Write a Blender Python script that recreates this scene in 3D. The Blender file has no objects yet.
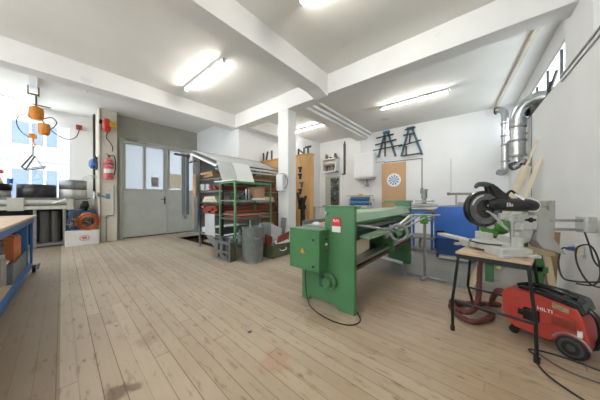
import bpy, bmesh, math, random
from mathutils import Vector, Matrix
random.seed(7)
R = math.radians
COL = bpy.context.scene.collection
SC = bpy.context.scene

# ------------------------------------------------------------------ materials
MATS = {}
def srgb(r, g, b):
    f = lambda c: (c/255/12.92) if c/255 <= .04045 else ((c/255+.055)/1.055)**2.4
    return (f(r), f(g), f(b), 1)
def mat(name, rgb, rough=.5, metal=0, var=.12, scale=6, bump=.0, emit=0, dirt=None, stretch=(1, 1, 1)):
    if name in MATS: return MATS[name]
    m = bpy.data.materials.new(name); m.use_nodes = True
    nt = m.node_tree; N = nt.nodes; L = nt.links
    b = N['Principled BSDF']; c = srgb(*rgb)
    b.inputs['Roughness'].default_value = rough; b.inputs['Metallic'].default_value = metal
    tc = N.new('ShaderNodeTexCoord'); mp = N.new('ShaderNodeMapping'); mp.inputs['Scale'].default_value = stretch
    L.new(tc.outputs['Object'], mp.inputs[0])
    no = N.new('ShaderNodeTexNoise'); no.inputs['Scale'].default_value = scale; no.inputs['Detail'].default_value = 6
    L.new(mp.outputs[0], no.inputs['Vector'])
    rp = N.new('ShaderNodeValToRGB'); L.new(no.outputs['Fac'], rp.inputs[0])
    rp.color_ramp.elements[0].position = .3; rp.color_ramp.elements[1].position = .7
    rp.color_ramp.elements[0].color = tuple(max(0, x*(1-var*1.6)) for x in c[:3])+(1,)
    rp.color_ramp.elements[1].color = tuple(min(1, x*(1+var*.6)) for x in c[:3])+(1,)
    out = rp.outputs[0]
    if dirt:
        n2 = N.new('ShaderNodeTexNoise'); n2.inputs['Scale'].default_value = scale*1.7; n2.inputs['Detail'].default_value = 8
        L.new(mp.outputs[0], n2.inputs['Vector'])
        r2 = N.new('ShaderNodeValToRGB'); L.new(n2.outputs['Fac'], r2.inputs[0])
        r2.color_ramp.elements[0].position = dirt[1]; r2.color_ramp.elements[1].position = dirt[1]+.12
        mx = N.new('ShaderNodeMix'); mx.data_type = 'RGBA'
        L.new(r2.outputs[0], mx.inputs[0]); L.new(out, mx.inputs[6]); mx.inputs[7].default_value = srgb(*dirt[0])
        out = mx.outputs[2]
    L.new(out, b.inputs['Base Color'])
    if bump:
        bp = N.new('ShaderNodeBump'); bp.inputs['Strength'].default_value = bump; bp.inputs['Distance'].default_value = .01
        L.new(no.outputs['Fac'], bp.inputs['Height']); L.new(bp.outputs[0], b.inputs['Normal'])
    if emit:
        b.inputs['Emission Color'].default_value = c; b.inputs['Emission Strength'].default_value = emit
    MATS[name] = m
    return m

white_paint = mat('white_paint', (232, 231, 228), .8, var=.03, scale=1.3, dirt=((205, 202, 196), .68))
wall_paint = mat('wall_paint', (234, 234, 233), .85, var=.03, scale=1.1, dirt=((212, 211, 208), .7))
ceil_paint = mat('ceiling_paint', (234, 232, 226), .9, var=.04, scale=.8, dirt=((214, 208, 198), .66))
grey_wall = mat('grey_wall', (168, 165, 152), .8, var=.06, scale=2)
pillar_paint = mat('pillar_paint', (216, 208, 192), .8, var=.06, scale=2.5, dirt=((190, 178, 158), .62))
grey_floor = mat('worn_grey_floor', (140, 138, 132), .45, var=.1, scale=2, dirt=((104, 100, 94), .6), bump=.05)
door_grey = mat('door_grey', (182, 184, 177), .5, var=.05, scale=3, dirt=((120, 122, 118), .69))
door_frame_m = mat('door_frame', (182, 182, 172), .5, var=.05)
green_m = mat('machine_green', (72, 122, 78), .35, var=.1, scale=3, dirt=((54, 92, 60), .66), bump=.03)
green_light = mat('beam_green', (158, 190, 162), .18, var=.06, scale=2)
green_dark = mat('bed_green', (32, 78, 68), .4, var=.1)
green_shelf = mat('shelf_green', (92, 138, 92), .5, var=.1, scale=8, dirt=((60, 80, 56), .66))
green_crate = mat('crate_green', (82, 86, 64), .7, var=.15, scale=8, dirt=((50, 50, 38), .6))
green_bright = mat('bright_green', (72, 138, 52), .4, var=.1, scale=10, dirt=((40, 70, 30), .62))
blue_m = mat('machine_blue', (38, 102, 194), .35, var=.06, scale=3)
blue_dark = mat('machine_dark_blue', (22, 62, 120), .4, var=.1)
blue_table = mat('table_blue', (40, 92, 146), .45, var=.1, scale=6, dirt=((60, 80, 100), .66))
blue_ladder = mat('rack_blue', (62, 104, 124), .5, var=.1)
steel = mat('steel', (176, 176, 172), .28, .9, var=.08, scale=14)
steel_dull = mat('dull_steel', (150, 150, 148), .45, .7, var=.14, scale=9)
dark_steel = mat('dark_steel', (70, 68, 66), .4, .6, var=.2, scale=9)
galv = mat('galvanised', (190, 194, 196), .22, .95, var=.1, scale=16)
zinc = mat('zinc_sheet', (150, 156, 158), .4, .5, var=.1, scale=5)
zinc_dark = mat('grey_sheet', (104, 112, 118), .45, .3, var=.12, scale=4)
alu = mat('cast_aluminium', (196, 196, 190), .4, .3, var=.08, scale=20, dirt=((130, 126, 118), .66))
beige_m = mat('machine_beige', (190, 188, 176), .45, var=.07, scale=6, dirt=((140, 134, 122), .66))
black_m = mat('black_metal', (26, 26, 26), .4, .2, var=.2, scale=20)
black_p = mat('black_plastic', (30, 31, 33), .22, var=.2, scale=12)
black_r = mat('black_rubber', (24, 24, 24), .6, var=.2)
cable_m = mat('cable_black', (30, 29, 28), .5, var=.1)
red_m = mat('vacuum_red', (176, 58, 46), .4, var=.1, scale=6, dirt=((140, 60, 48), .64))
red_dk = mat('red_brown_profile', (140, 62, 44), .5, var=.14, scale=7)
red_p = mat('red_plastic', (196, 48, 36), .4, var=.08)
ext_m = mat('extinguisher_pink_red', (206, 92, 92), .4, var=.14, scale=12, dirt=((225, 180, 175), .58))
yellow_p = mat('yellow_plastic', (216, 176, 40), .4)
orange_m = mat('hoist_orange', (218, 134, 34), .4, var=.1, scale=10)
copper = mat('copper', (206, 120, 78), .3, .8, var=.14, scale=8)
maroon = mat('hose_maroon', (98, 50, 46), .55, var=.15, scale=14)
ply = mat('plywood', (214, 168, 112), .6, var=.1, scale=4, stretch=(1, 1, .3), dirt=((190, 140, 84), .64))
chip = mat('chipboard', (196, 160, 122), .7, var=.05, scale=40)
pale_wood = mat('pale_wood', (206, 188, 152), .6, var=.1, scale=4, stretch=(4, 4, .5))
worktop = mat('worktop_wood', (188, 162, 134), .55, var=.1, scale=3, dirt=((150, 120, 94), .64))
cream = mat('cream_board', (222, 210, 186), .7, var=.05)
card = mat('white_card', (216, 214, 208), .8, var=.04, scale=5)
white_e = mat('white_enamel', (236, 237, 238), .25, var=.02)
paper = mat('paper', (216, 220, 226), .9, var=.05, scale=30)
panel_grey = mat('pale_grey_sheet', (190, 192, 194), .5, var=.04)
trash_m = mat('bin_grey', (118, 124, 122), .5, .25, var=.14, scale=9, dirt=((84, 88, 86), .62), bump=.1)
brown_dirt = mat('earth', (92, 66, 44), .9, var=.3, scale=8)
brick = mat('brick_orange', (196, 116, 72), .8, var=.12, scale=10)
blue_p = mat('blue_plastic', (30, 84, 158), .4)
steel_blue = mat('blue_roller', (74, 124, 172), .4, var=.1)
facade_m = mat('facade', (150, 149, 145), .9, var=.03, scale=.6)
facade_glass = mat('facade_glass', (98, 112, 130), .4, var=.1, scale=.5)
flesh_box = mat('tan_box', (176, 142, 104), .8, var=.08)
tubem = mat('tube_glow', (255, 252, 244), .5, var=0, emit=56)
white_txt = mat('white_lettering', (230, 230, 228), .5, var=0)
red_txt = mat('red_print', (196, 40, 44), .5, var=0)
rust_m = mat('rusty_metal', (120, 92, 72), .6, .3, var=.25, scale=18)

def glass_mat(name, rgb, alpha, rough=.02):
    m = bpy.data.materials.new(name); m.use_nodes = True; nt = m.node_tree; N = nt.nodes; L = nt.links
    N.remove(N['Principled BSDF']); o = N['Material Output']
    t = N.new('ShaderNodeBsdfTransparent'); g = N.new('ShaderNodeBsdfGlossy'); g.inputs['Roughness'].default_value = rough
    mx = N.new('ShaderNodeMixShader'); mx.inputs[0].default_value = alpha
    t.inputs[0].default_value = srgb(*rgb)
    L.new(t.outputs[0], mx.inputs[1]); L.new(g.outputs[0], mx.inputs[2]); L.new(mx.outputs[0], o.inputs[0])
    return m
clear_glass = glass_mat('clear_glass', (246, 250, 252), .06)
def frosted():
    m = bpy.data.materials.new('frosted_glass'); m.use_nodes = True; nt = m.node_tree; N = nt.nodes; L = nt.links
    N.remove(N['Principled BSDF']); o = N['Material Output']
    t = N.new('ShaderNodeBsdfTranslucent'); t.inputs[0].default_value = (.5, .53, .56, 1)
    tt = N.new('ShaderNodeBsdfTransparent'); tt.inputs[0].default_value = (.5, .53, .56, 1)
    g = N.new('ShaderNodeBsdfGlossy'); g.inputs['Roughness'].default_value = .15
    mx = N.new('ShaderNodeMixShader'); mx.inputs[0].default_value = .35
    m2 = N.new('ShaderNodeMixShader'); m2.inputs[0].default_value = .06
    L.new(t.outputs[0], mx.inputs[1]); L.new(tt.outputs[0], mx.inputs[2])
    L.new(mx.outputs[0], m2.inputs[1]); L.new(g.outputs[0], m2.inputs[2]); L.new(m2.outputs[0], o.inputs[0])
    return m
frost = frosted()

def floor_mat():
    m = bpy.data.materials.new('floor_boards'); m.use_nodes = True; nt = m.node_tree; N = nt.nodes; L = nt.links
    b = N['Principled BSDF']; b.inputs['Roughness'].default_value = .5
    tc = N.new('ShaderNodeTexCoord'); mp = N.new('ShaderNodeMapping'); mp.inputs['Rotation'].default_value = (0, 0, R(2.4))
    L.new(tc.outputs['Object'], mp.inputs[0])
    sx = N.new('ShaderNodeSeparateXYZ'); L.new(mp.outputs[0], sx.inputs[0])
    def M(op, a, bb=None, c=None):
        n = N.new('ShaderNodeMath'); n.operation = op
        for i, v in enumerate((a, bb, c)):
            if v is None: continue
            if isinstance(v, (int, float)): n.inputs[i].default_value = v
            else: L.new(v, n.inputs[i])
        return n.outputs[0]
    def ramp(fac, p0, c0, p1, c1):
        r = N.new('ShaderNodeValToRGB'); L.new(fac, r.inputs[0])
        r.color_ramp.elements[0].position = p0; r.color_ramp.elements[0].color = c0
        r.color_ramp.elements[1].position = p1; r.color_ramp.elements[1].color = c1
        return r.outputs[0]
    def mix(f, a, bb, t='MIX'):
        n = N.new('ShaderNodeMix'); n.data_type = 'RGBA'; n.blend_type = t
        if isinstance(f, (int, float)): n.inputs[0].default_value = f
        else: L.new(f, n.inputs[0])
        for i, v in ((6, a), (7, bb)):
            if isinstance(v, tuple): n.inputs[i].default_value = v
            else: L.new(v, n.inputs[i])
        return n.outputs[2]
    W = .105
    yb = M('DIVIDE', M('ADD', sx.outputs['Y'], .03), W)
    idx = M('FLOOR', yb); fr = M('FRACT', yb)
    wn = N.new('ShaderNodeTexWhiteNoise'); wn.noise_dimensions = '1D'; L.new(idx, wn.inputs['W'])
    # butt joints
    xs = M('ADD', sx.outputs['X'], M('MULTIPLY', wn.outputs['Value'], 3.7))
    xj = M('DIVIDE', xs, 3.4); ji = M('FLOOR', xj); jf = M('FRACT', xj)
    w2 = N.new('ShaderNodeTexWhiteNoise'); w2.noise_dimensions = '2D'
    cb = N.new('ShaderNodeCombineXYZ'); L.new(idx, cb.inputs[0]); L.new(ji, cb.inputs[1]); L.new(cb.outputs[0], w2.inputs['Vector'])
    # grain noise stretched along boards, offset per board
    cg = N.new('ShaderNodeCombineXYZ'); L.new(M('MULTIPLY', sx.outputs['X'], 1.3), cg.inputs[0]); L.new(M('MULTIPLY', sx.outputs['Y'], 34), cg.inputs[1]); L.new(M('MULTIPLY', w2.outputs['Value'], 30), cg.inputs[2])
    ng = N.new('ShaderNodeTexNoise'); ng.inputs['Scale'].default_value = 1.4; ng.inputs['Detail'].default_value = 7; L.new(cg.outputs[0], ng.inputs['Vector'])
    nb = N.new('ShaderNodeTexNoise'); nb.inputs['Scale'].default_value = .55; nb.inputs['Detail'].default_value = 5; L.new(mp.outputs[0], nb.inputs['Vector'])
    base = mix(w2.outputs['Value'], srgb(172, 157, 138), srgb(192, 180, 162))
    col = mix(M('MULTIPLY', ng.outputs['Fac'], .5), base, srgb(138, 120, 100))
    col = mix(M('MULTIPLY', ramp(nb.outputs['Fac'], .42, (0, 0, 0, 1), .68, (1, 1, 1, 1)), .45), col, srgb(202, 190, 170))
    # older, browner boards left of the seam
    old = M('LESS_THAN', sx.outputs['Y'], -.01)
    col = mix(M('MULTIPLY', old, .72), col, srgb(118, 102, 86))
    # reddish-brown worn zone further right
    nr = N.new('ShaderNodeTexNoise'); nr.inputs['Scale'].default_value = .9; nr.inputs['Detail'].default_value = 7; L.new(tc.outputs['Object'], nr.inputs['Vector'])
    sxx = N.new('ShaderNodeSeparateXYZ'); L.new(tc.outputs['Object'], sxx.inputs[0])
    zone = ramp(M('ADD', M('MULTIPLY', sxx.outputs['X'], .25), .72), .0, (0, 0, 0, 1), .75, (1, 1, 1, 1))
    zz = M('MULTIPLY', zone, ramp(nr.outputs['Fac'], .36, (0, 0, 0, 1), .66, (1, 1, 1, 1)))
    col = mix(M('MULTIPLY', zone, .3), col, srgb(176, 142, 104))
    col = mix(M('MULTIPLY', zz, .62), col, srgb(148, 114, 80))
    # fine dirt specks and knots
    v = N.new('ShaderNodeTexVoronoi'); v.inputs['Scale'].default_value = 5.2
    ck = N.new('ShaderNodeCombineXYZ'); L.new(M('MULTIPLY', sx.outputs['X'], .62), ck.inputs[0]); L.new(M('MULTIPLY', sx.outputs['Y'], 1.25), ck.inputs[1]); L.new(ck.outputs[0], v.inputs['Vector'])
    knot = ramp(v.outputs['Distance'], .045, (1, 1, 1, 1), .11, (0, 0, 0, 1))
    col = mix(M('MULTIPLY', knot, .55), col, srgb(96, 68, 46))
    ns = N.new('ShaderNodeTexNoise'); ns.inputs['Scale'].default_value = 9; ns.inputs['Detail'].default_value = 9; ns.inputs['Roughness'].default_value = .7
    cs = N.new('ShaderNodeCombineXYZ'); L.new(M('MULTIPLY', sx.outputs['X'], .5), cs.inputs[0]); L.new(M('MULTIPLY', sx.outputs['Y'], 2.2), cs.inputs[1]); L.new(cs.outputs[0], ns.inputs['Vector'])
    col = mix(M('MULTIPLY', ramp(ns.outputs['Fac'], .55, (0, 0, 0, 1), .66, (1, 1, 1, 1)), .6), col, srgb(112, 88, 66))
    # dark spill
    def spot(x, y, r, colr, k, stretch=1):
        d = N.new('ShaderNodeVectorMath'); d.operation = 'DISTANCE'
        nw = N.new('ShaderNodeTexNoise'); nw.inputs['Scale'].default_value = 9
        L.new(tc.outputs['Object'], nw.inputs['Vector'])
        mw = N.new('ShaderNodeVectorMath'); mw.operation = 'MULTIPLY_ADD'; L.new(nw.outputs['Color'], mw.inputs[0]); mw.inputs[1].default_value = (r*1.4, r*1.4, 0); L.new(tc.outputs['Object'], mw.inputs[2])
        L.new(mw.outputs[0], d.inputs[0]); d.inputs[1].default_value = (x+r*.7, y+r*.7, 0)
        f = ramp(d.outputs['Value'], r*.55, (1, 1, 1, 1), r, (0, 0, 0, 1))
        return mix(M('MULTIPLY', f, k), col, colr)
    col = spot(-1.82, .335, .085, srgb(92, 74, 54), .75)
    col = spot(-1.79, .41, .05, srgb(92, 74, 54), .65)
    col = spot(-1.25, 1.2, .16, srgb(170, 118, 86), .35)
    col = spot(-2.3, .6, .12, srgb(128, 106, 82), .35)
    col = spot(-1.3, 1.9, .2, srgb(120, 96, 72), .35)
    col = spot(-1.70, 1.28, .03, srgb(40, 30, 24), .9)
    # gaps
    e1 = M('LESS_THAN', fr, .055); gj = M('LESS_THAN', jf, .0022)
    wv = ramp(wn.outputs['Value'], .1, (.35, .35, .35, 1), .9, (1, 1, 1, 1))
    gap = M('MULTIPLY', M('MAXIMUM', e1, gj), wv)
    col = mix(M('MULTIPLY', gap, .72), col, srgb(72, 54, 40))
    L.new(col, b.inputs['Base Color'])
    bp = N.new('ShaderNodeBump'); bp.inputs['Strength'].default_value = .35; bp.inputs['Distance'].default_value = .004
    L.new(M('SUBTRACT', M('MULTIPLY', ng.outputs['Fac'], .3), gap), bp.inputs['Height']); L.new(bp.outputs[0], b.inputs['Normal'])
    return m
floor_m = floor_mat()

# ------------------------------------------------------------------ mesh building
class MB:
    def __init__(s): s.bm = bmesh.new()
    def add(s, vs, fs, M=None):
        v = [s.bm.verts.new((M @ Vector(p)) if M is not None else p) for p in vs]
        for f in fs:
            try: s.bm.faces.new([v[i] for i in f])
            except ValueError: pass
        return s
    def box(s, x0, x1, y0, y1, z0, z1, M=None):
        vs = [(x, y, z) for x in (x0, x1) for y in (y0, y1) for z in (z0, z1)]
        return s.add(vs, [(0, 1, 3, 2), (4, 6, 7, 5), (0, 4, 5, 1), (2, 3, 7, 6), (0, 2, 6, 4), (1, 5, 7, 3)], M)
    def bar(s, p, q, w, h=None, up=(0, 0, 1)):
        p, q = Vector(p), Vector(q); d = (q-p); Ln = d.length; d.normalize(); h = h or w
        u = Vector(up)
        if abs(d.dot(u)) > .98: u = Vector((0, 1, 0))
        sx = d.cross(u).normalized(); sz = sx.cross(d).normalized()
        M = Matrix((sx, d, sz)).transposed().to_4x4(); M.translation = p
        return s.box(-w/2, w/2, 0, Ln, -h/2, h/2, M)
    def tube(s, pts, r, n=10, closed=False, smoothn=0):
        pts = [Vector(p) for p in pts]
        if smoothn:
            if isinstance(r, (list, tuple)) and len(r) == len(pts):
                r = [r[min(i//smoothn, len(r)-1)]+(r[min(i//smoothn+1, len(r)-1)]-r[min(i//smoothn, len(r)-1)])*(i % smoothn)/smoothn for i in range((len(pts)-1)*smoothn+1)]
            pts = spline(pts, smoothn, closed)
        rings = []; m = len(pts); prev = None
        for i, p in enumerate(pts):
            a = pts[(i-1) % m] if (closed or i > 0) else p; b = pts[(i+1) % m] if (closed or i < m-1) else p
            d = (b-a).normalized()
            if prev is None:
                u = Vector((0, 0, 1)) if abs(d.z) < .9 else Vector((1, 0, 0)); prev = d.cross(u).normalized()
            prev = (prev-d*prev.dot(d)).normalized(); w = d.cross(prev)
            rr = r[i] if isinstance(r, (list, tuple)) else r
            rings.append([s.bm.verts.new(p+(prev*math.cos(2*math.pi*k/n)+w*math.sin(2*math.pi*k/n))*rr) for k in range(n)])
        for i in range(m if closed else m-1):
            A, B = rings[i], rings[(i+1) % m]
            for k in range(n): s.bm.faces.new((A[k], A[(k+1) % n], B[(k+1) % n], B[k]))
        if not closed:
            s.bm.faces.new(list(reversed(rings[0]))); s.bm.faces.new(rings[-1])
        return s
    def cyl(s, p, q, r, n=24, r2=None):
        return s.tube([p, q], [r, r if r2 is None else r2], n)
    def lathe(s, prof, c=(0, 0, 0), n=32, axis=(0, 0, 1)):
        # prof: closed or open list of (radius, height)
        ax = Vector(axis).normalized(); u = ax.orthogonal().normalized(); w = ax.cross(u); c = Vector(c)
        rings = []
        for (r, h) in prof:
            if r < 1e-6: rings.append([s.bm.verts.new(c+ax*h)])
            else: rings.append([s.bm.verts.new(c+ax*h+(u*math.cos(2*math.pi*k/n)+w*math.sin(2*math.pi*k/n))*r) for k in range(n)])
        for A, B in zip(rings, rings[1:]):
            for k in range(n):
                if len(A) == 1 and len(B) == 1: continue
                if len(A) == 1: s.bm.faces.new((A[0], B[(k+1) % n], B[k]))
                elif len(B) == 1: s.bm.faces.new((A[k], A[(k+1) % n], B[0]))
                else: s.bm.faces.new((A[k], A[(k+1) % n], B[(k+1) % n], B[k]))
        return s
    def prism(s, poly, M, d):
        # poly in local XZ, extruded along local Y from 0 to d
        n = len(poly); vs = [(x, 0, z) for x, z in poly]+[(x, d, z) for x, z in poly]
        fs = [tuple(range(n)), tuple(reversed(range(n, 2*n)))]+[(i, i+n, (i+1) % n+n, (i+1) % n) for i in range(n)]
        return s.add(vs, fs, M)
def spline(pts, k, closed=False):
    out = []; m = len(pts)
    for i in range(m if closed else m-1):
        g = (lambda j: pts[j % m]) if closed else (lambda j: pts[max(0, min(m-1, j))])
        a, b, c, d = g(i-1), g(i), g(i+1), g(i+2)
        for t in range(k):
            t = t/k
            out.append(.5*((2*b)+(c-a)*t+(2*a-5*b+4*c-d)*t*t+(-a+3*b-3*c+d)*t**3))
    if not closed: out.append(pts[-1])
    return out
def T(x=0, y=0, z=0, rz=0, rx=0, ry=0):
    return Matrix.Translation((x, y, z)) @ Matrix.Rotation(R(rz), 4, 'Z') @ Matrix.Rotation(R(ry), 4, 'Y') @ Matrix.Rotation(R(rx), 4, 'X')
ROOTM = {}
def obj(name, mb, material, parent=None, bevel=0, smooth=True, local=False):
    bm = mb.bm
    if parent is not None and not local:
        r = parent
        while r.parent: r = r.parent
        bmesh.ops.transform(bm, matrix=ROOTM[r.name].inverted(), verts=bm.verts)
    bmesh.ops.recalc_face_normals(bm, faces=bm.faces)
    me = bpy.data.meshes.new(name); bm.to_mesh(me); bm.free()
    o = bpy.data.objects.new(name, me); COL.objects.link(o)
    me.materials.append(material)
    if smooth:
        for p in me.polygons: p.use_smooth = True
        try: me.set_sharp_from_angle(angle=R(35))
        except Exception: pass
    if bevel:
        md = o.modifiers.new('bevel', 'BEVEL'); md.width = bevel; md.segments = 2; md.limit_method = 'ANGLE'; md.angle_limit = R(40)
        md.harden_normals = False
    if parent is not None: o.parent = parent
    return o
def thing(name, label, cat, loc=(0, 0, 0), rz=0, group=None):
    o = bpy.data.objects.new(name, None); COL.objects.link(o); o.empty_display_size = .1
    o.location = loc; o.rotation_euler = (0, 0, R(rz)); o['label'] = label; o['category'] = cat
    if group: o['group'] = group
    ROOTM[o.name] = T(*loc, rz)
    return o
def tag(o, label, cat, group=None, kind=None):
    o['label'] = label; o['category'] = cat
    if group: o['group'] = group
    if kind: o['kind'] = kind
    return o
def struct(name, mb, m, label=None, parent=None, bevel=0):
    o = obj(name, mb, m, parent, bevel)
    if parent is None: o['kind'] = 'structure'
    if label: o['label'] = label
    ROOTM[o.name] = Matrix.Identity(4)
    return o
def solo(name, mb, m, label, cat, group=None, bevel=0):
    # a thing that is one mesh; its origin moves to the bottom centre of its bounds
    bm = mb.bm; xs = [v.co for v in bm.verts]
    c = Vector(((min(v.x for v in xs)+max(v.x for v in xs))/2, (min(v.y for v in xs)+max(v.y for v in xs))/2, min(v.z for v in xs)))
    bmesh.ops.translate(bm, vec=-c, verts=bm.verts)
    o = obj(name, mb, m, None, bevel); o.location = c; ROOTM[o.name] = Matrix.Translation(c)
    return tag(o, label, cat, group)
def text(name, s, size, M, material, parent, depth=.002):
    cu = bpy.data.curves.new(name+'_c', 'FONT'); cu.body = s; cu.size = size; cu.extrude = depth; cu.align_x = 'CENTER'; cu.align_y = 'CENTER'
    to = bpy.data.objects.new(name+'_t', cu); COL.objects.link(to)
    dg = bpy.context.evaluated_depsgraph_get(); me = bpy.data.meshes.new_from_object(to.evaluated_get(dg))
    bpy.data.objects.remove(to); bpy.data.curves.remove(cu)
    me.transform(M)
    if parent is not None:
        r = parent
        while r.parent: r = r.parent
        me.transform(ROOTM[r.name].inverted())
    me.name = name; me.materials.clear(); me.materials.append(material)
    o = bpy.data.objects.new(name, me); COL.objects.link(o)
    if parent is not None: o.parent = parent
    return o
def copy_thing(root, loc, label, rz=None):
    c = root.copy(); COL.objects.link(c); c.location = loc; c['label'] = label
    if rz is not None: c.rotation_euler = (0, 0, R(rz))
    for ch in list(root.children):
        k = ch.copy(); COL.objects.link(k); k.parent = c
        for g in list(ch.children):
            gg = g.copy(); COL.objects.link(gg); gg.parent = k
    return c
def face(px, py, pz, rz=0, rx=90):
    # matrix for text standing upright whose front looks along -Y turned by rz
    return Matrix.Translation((px, py, pz)) @ Matrix.Rotation(R(rz), 4, 'Z') @ Matrix.Rotation(R(rx), 4, 'X')

# ================================================================== SETTING
CZ = 3.97
struct('floor', MB().box(-10.3, 1.5, -4.3, 2.95, -.1, 0).box(-10.3, -7.8, 2.95, 3.82, -.1, 0).box(-5.1, 1.5, 2.95, 3.82, -.1, 0), floor_m)
struct('floor', MB().box(-10.3, -7.8, 3.82, 8.9, -.1, -.004).box(-7.8, -5.1, 4.0, 8.9, -.1, -.004).box(-5.1, 1.5, 3.82, 8.9, -.1, -.004), grey_floor)
struct('trim_1', MB().box(-7.8, -5.1, 2.95, 4.0, -.42, -.36).box(-7.84, -7.8, 2.95, 4.0, -.42, -.01).box(-5.1, -5.06, 2.95, 4.0, -.42, -.01)
       .box(-7.8, -5.1, 2.91, 2.95, -.42, -.1).box(-7.8, -5.1, 4.0, 4.04, -.42, -.1), brown_dirt, 'earth-brown floor pit under the sheet rack')
struct('trim_2', MB().box(-6.75, -5.1, 3.3, 3.46, -.06, -.005), floor_m, 'single board bridging the open floor pit')
struct('ceiling', MB().box(-10.4, 1.5, -4.3, 8.9, CZ, CZ+.2), ceil_paint)
# walls
struct('wall_left', MB().box(-9.15, -8.95, 1.5, 4.3, 3.24, CZ), grey_wall, 'grey beige wall strip above the double workshop door')
struct('wall_left', MB().box(-9.15, -8.95, 1.5, 1.62, 0, 3.24), grey_wall)
struct('wall_left', MB().box(-9.15, -6.05, 4.1, 4.3, 0, CZ), wall_paint)
struct('wall_left', MB().box(-6.25, -6.05, 4.3, 8.85, 0, CZ), wall_paint)
struct('wall_back', MB().box(-6.25, 1.3, 8.65, 8.85, 0, CZ), wall_paint)
struct('wall_front', MB().box(-10.3, 1.5, -4.4, -4.2, 0, .9).box(-10.3, 1.5, -4.4, -4.2, 3.75, CZ).box(-10.3, -8.6, -4.4, -4.2, .9, 3.75).box(.3, 1.5, -4.4, -4.2, .9, 3.75).box(-4.5, -3.9, -4.4, -4.2, .9, 3.75), wall_paint)  # unseen wall, its openings made for the added window row
w3 = struct('window_added', MB().box(-8.6, .3, -4.32, -4.26, .9, .98).box(-8.6, .3, -4.32, -4.26, 3.67, 3.75).box(-6.6, -6.54, -4.32, -4.26, .98, 3.67).box(-1.8, -1.74, -4.32, -4.26, .98, 3.67), white_e)  # invented window row behind the camera, added to let in fill light
struct('window_pane', MB().box(-8.6, -4.5, -4.3, -4.29, .98, 3.67).box(-3.9, .3, -4.3, -4.29, .98, 3.67), clear_glass, parent=w3)
# window wall x=-10
struct('wall_window', MB().box(-10.25, -10, -4.2, 1.1, 0, 1.25).box(-10.25, -10, -4.2, 1.1, 3.62, CZ).box(-10.25, -10, .68, 1.1, 1.25, 3.62).box(-10.25, -10, -4.2, -3.4, 1.25, 3.62), wall_paint)
struct('wall_pillar', MB().box(-10.2, -8.7, 1.1, 1.52, 0, CZ), pillar_paint, 'wide cream pillar between window and workshop door')
# right wall, slightly askew
def rx_(y): return 1.04-.06*y
def rwall(mb, y0, y1, z0, z1, off=0, th=.22):
    a, b = rx_(y0)+off, rx_(y1)+off
    return mb.add([(a, y0, z0), (a+th, y0, z0), (b+th, y1, z0), (b, y1, z0), (a, y0, z1), (a+th, y0, z1), (b+th, y1, z1), (b, y1, z1)],
                  [(0, 1, 2, 3), (4, 7, 6, 5), (0, 4, 5, 1), (1, 5, 6, 2), (2, 6, 7, 3), (3, 7, 4, 0)])
struct('wall_right', rwall(MB(), -4.2, 8.65, 0, 2.87), wall_paint)
struct('wall_right', rwall(MB(), 3.66, 4.45, 2.87, CZ, .03, .24), wall_paint, 'short wall pier carrying the cross beam end')
struct('wall_right', rwall(MB(), -4.2, 3.66, 2.87, CZ, .12, .12), white_paint)
struct('trim_3', rwall(rwall(MB(), 0, 4.42, 2.872, 2.89, -.016, .02), 0, 4.42, 2.80, 2.815, -.014, .016), steel_dull, 'twin thin conduits along the wall ledge')
# clerestory window above the right wall
w2 = struct('window_2', rwall(rwall(rwall(MB(), 4.45, 8.65, 2.88, 2.93, .16, .05), 4.45, 8.65, 3.58, 3.63, .16, .05), 4.45, 4.5, 2.88, 3.6, .16, .05), white_e)
struct('wall_right', rwall(MB(), 4.45, 8.65, 3.63, CZ, .15, .07), wall_paint, 'wall strip above the narrow clerestory window')
mbf = MB()
for yy in (5.2, 5.9, 6.6, 7.3, 8.0): rwall(mbf, yy, yy+.03, 2.93, 3.58, .165, .03)
struct('window_frame', mbf, dark_steel, parent=w2)
struct('window_pane', rwall(MB(), 4.5, 8.65, 2.93, 3.6, .185, .006), clear_glass, parent=w2)

# beams
struct('trim_4', MB().box(-6.45, -6.1, -4.2, 4.0, 3.56, CZ), white_paint, 'white ceiling beam nearest the window side', bevel=.008)
mb = MB().box(-2.93, -2.6, -4.2, 3.68, 3.57, CZ)
mb.add([(-2.93, 3.68, 3.57), (-2.6, 3.68, 3.57), (-2.6, 4.0, 3.5), (-2.93, 4.0, 3.5), (-2.93, 3.68, CZ), (-2.6, 3.68, CZ), (-2.6, 4.0, CZ), (-2.93, 4.0, CZ)],
       [(0, 1, 2, 3), (4, 7, 6, 5), (0, 4, 5, 1), (1, 5, 6, 2), (2, 6, 7, 3), (3, 7, 4, 0)])
struct('trim_5', mb, white_paint, 'heavy white ceiling beam running into the cross beam')
struct('trim_6', MB().box(-6.45, 1.0, 4.0, 4.3, 3.55, CZ), white_paint, 'white cross beam carried by the square column', bevel=.008)
struct('trim_7', MB().box(-4.13, -3.77, 4.0, 4.3, 0, 3.55), white_paint, 'square white column under the cross beam', bevel=.012)
struct('trim_8', MB().box(-4.1, -3.72, 4.3, 8.65, 3.74, CZ).box(-3.72, -3.62, 4.3, 8.65, 3.82, CZ).box(-3.62, -3.5, 4.3, 8.65, 3.9, CZ), white_paint, 'stepped white ceiling beam behind the column')
struct('trim_9', MB().box(-6.05, -5.75, 4.3, 5.95, 3.56, CZ), white_paint)
struct('trim_10', MB().add([(.66, 4.3, CZ), (.72, 4.3, CZ), (.26, 8.65, CZ), (.2, 8.65, CZ), (.66, 4.3, 3.9), (.72, 4.3, 3.9), (.26, 8.65, 3.9), (.2, 8.65, 3.9)],
       [(0, 1, 2, 3), (4, 7, 6, 5), (0, 4, 5, 1), (1, 5, 6, 2), (2, 6, 7, 3), (3, 7, 4, 0)]), pillar_paint)
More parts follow.
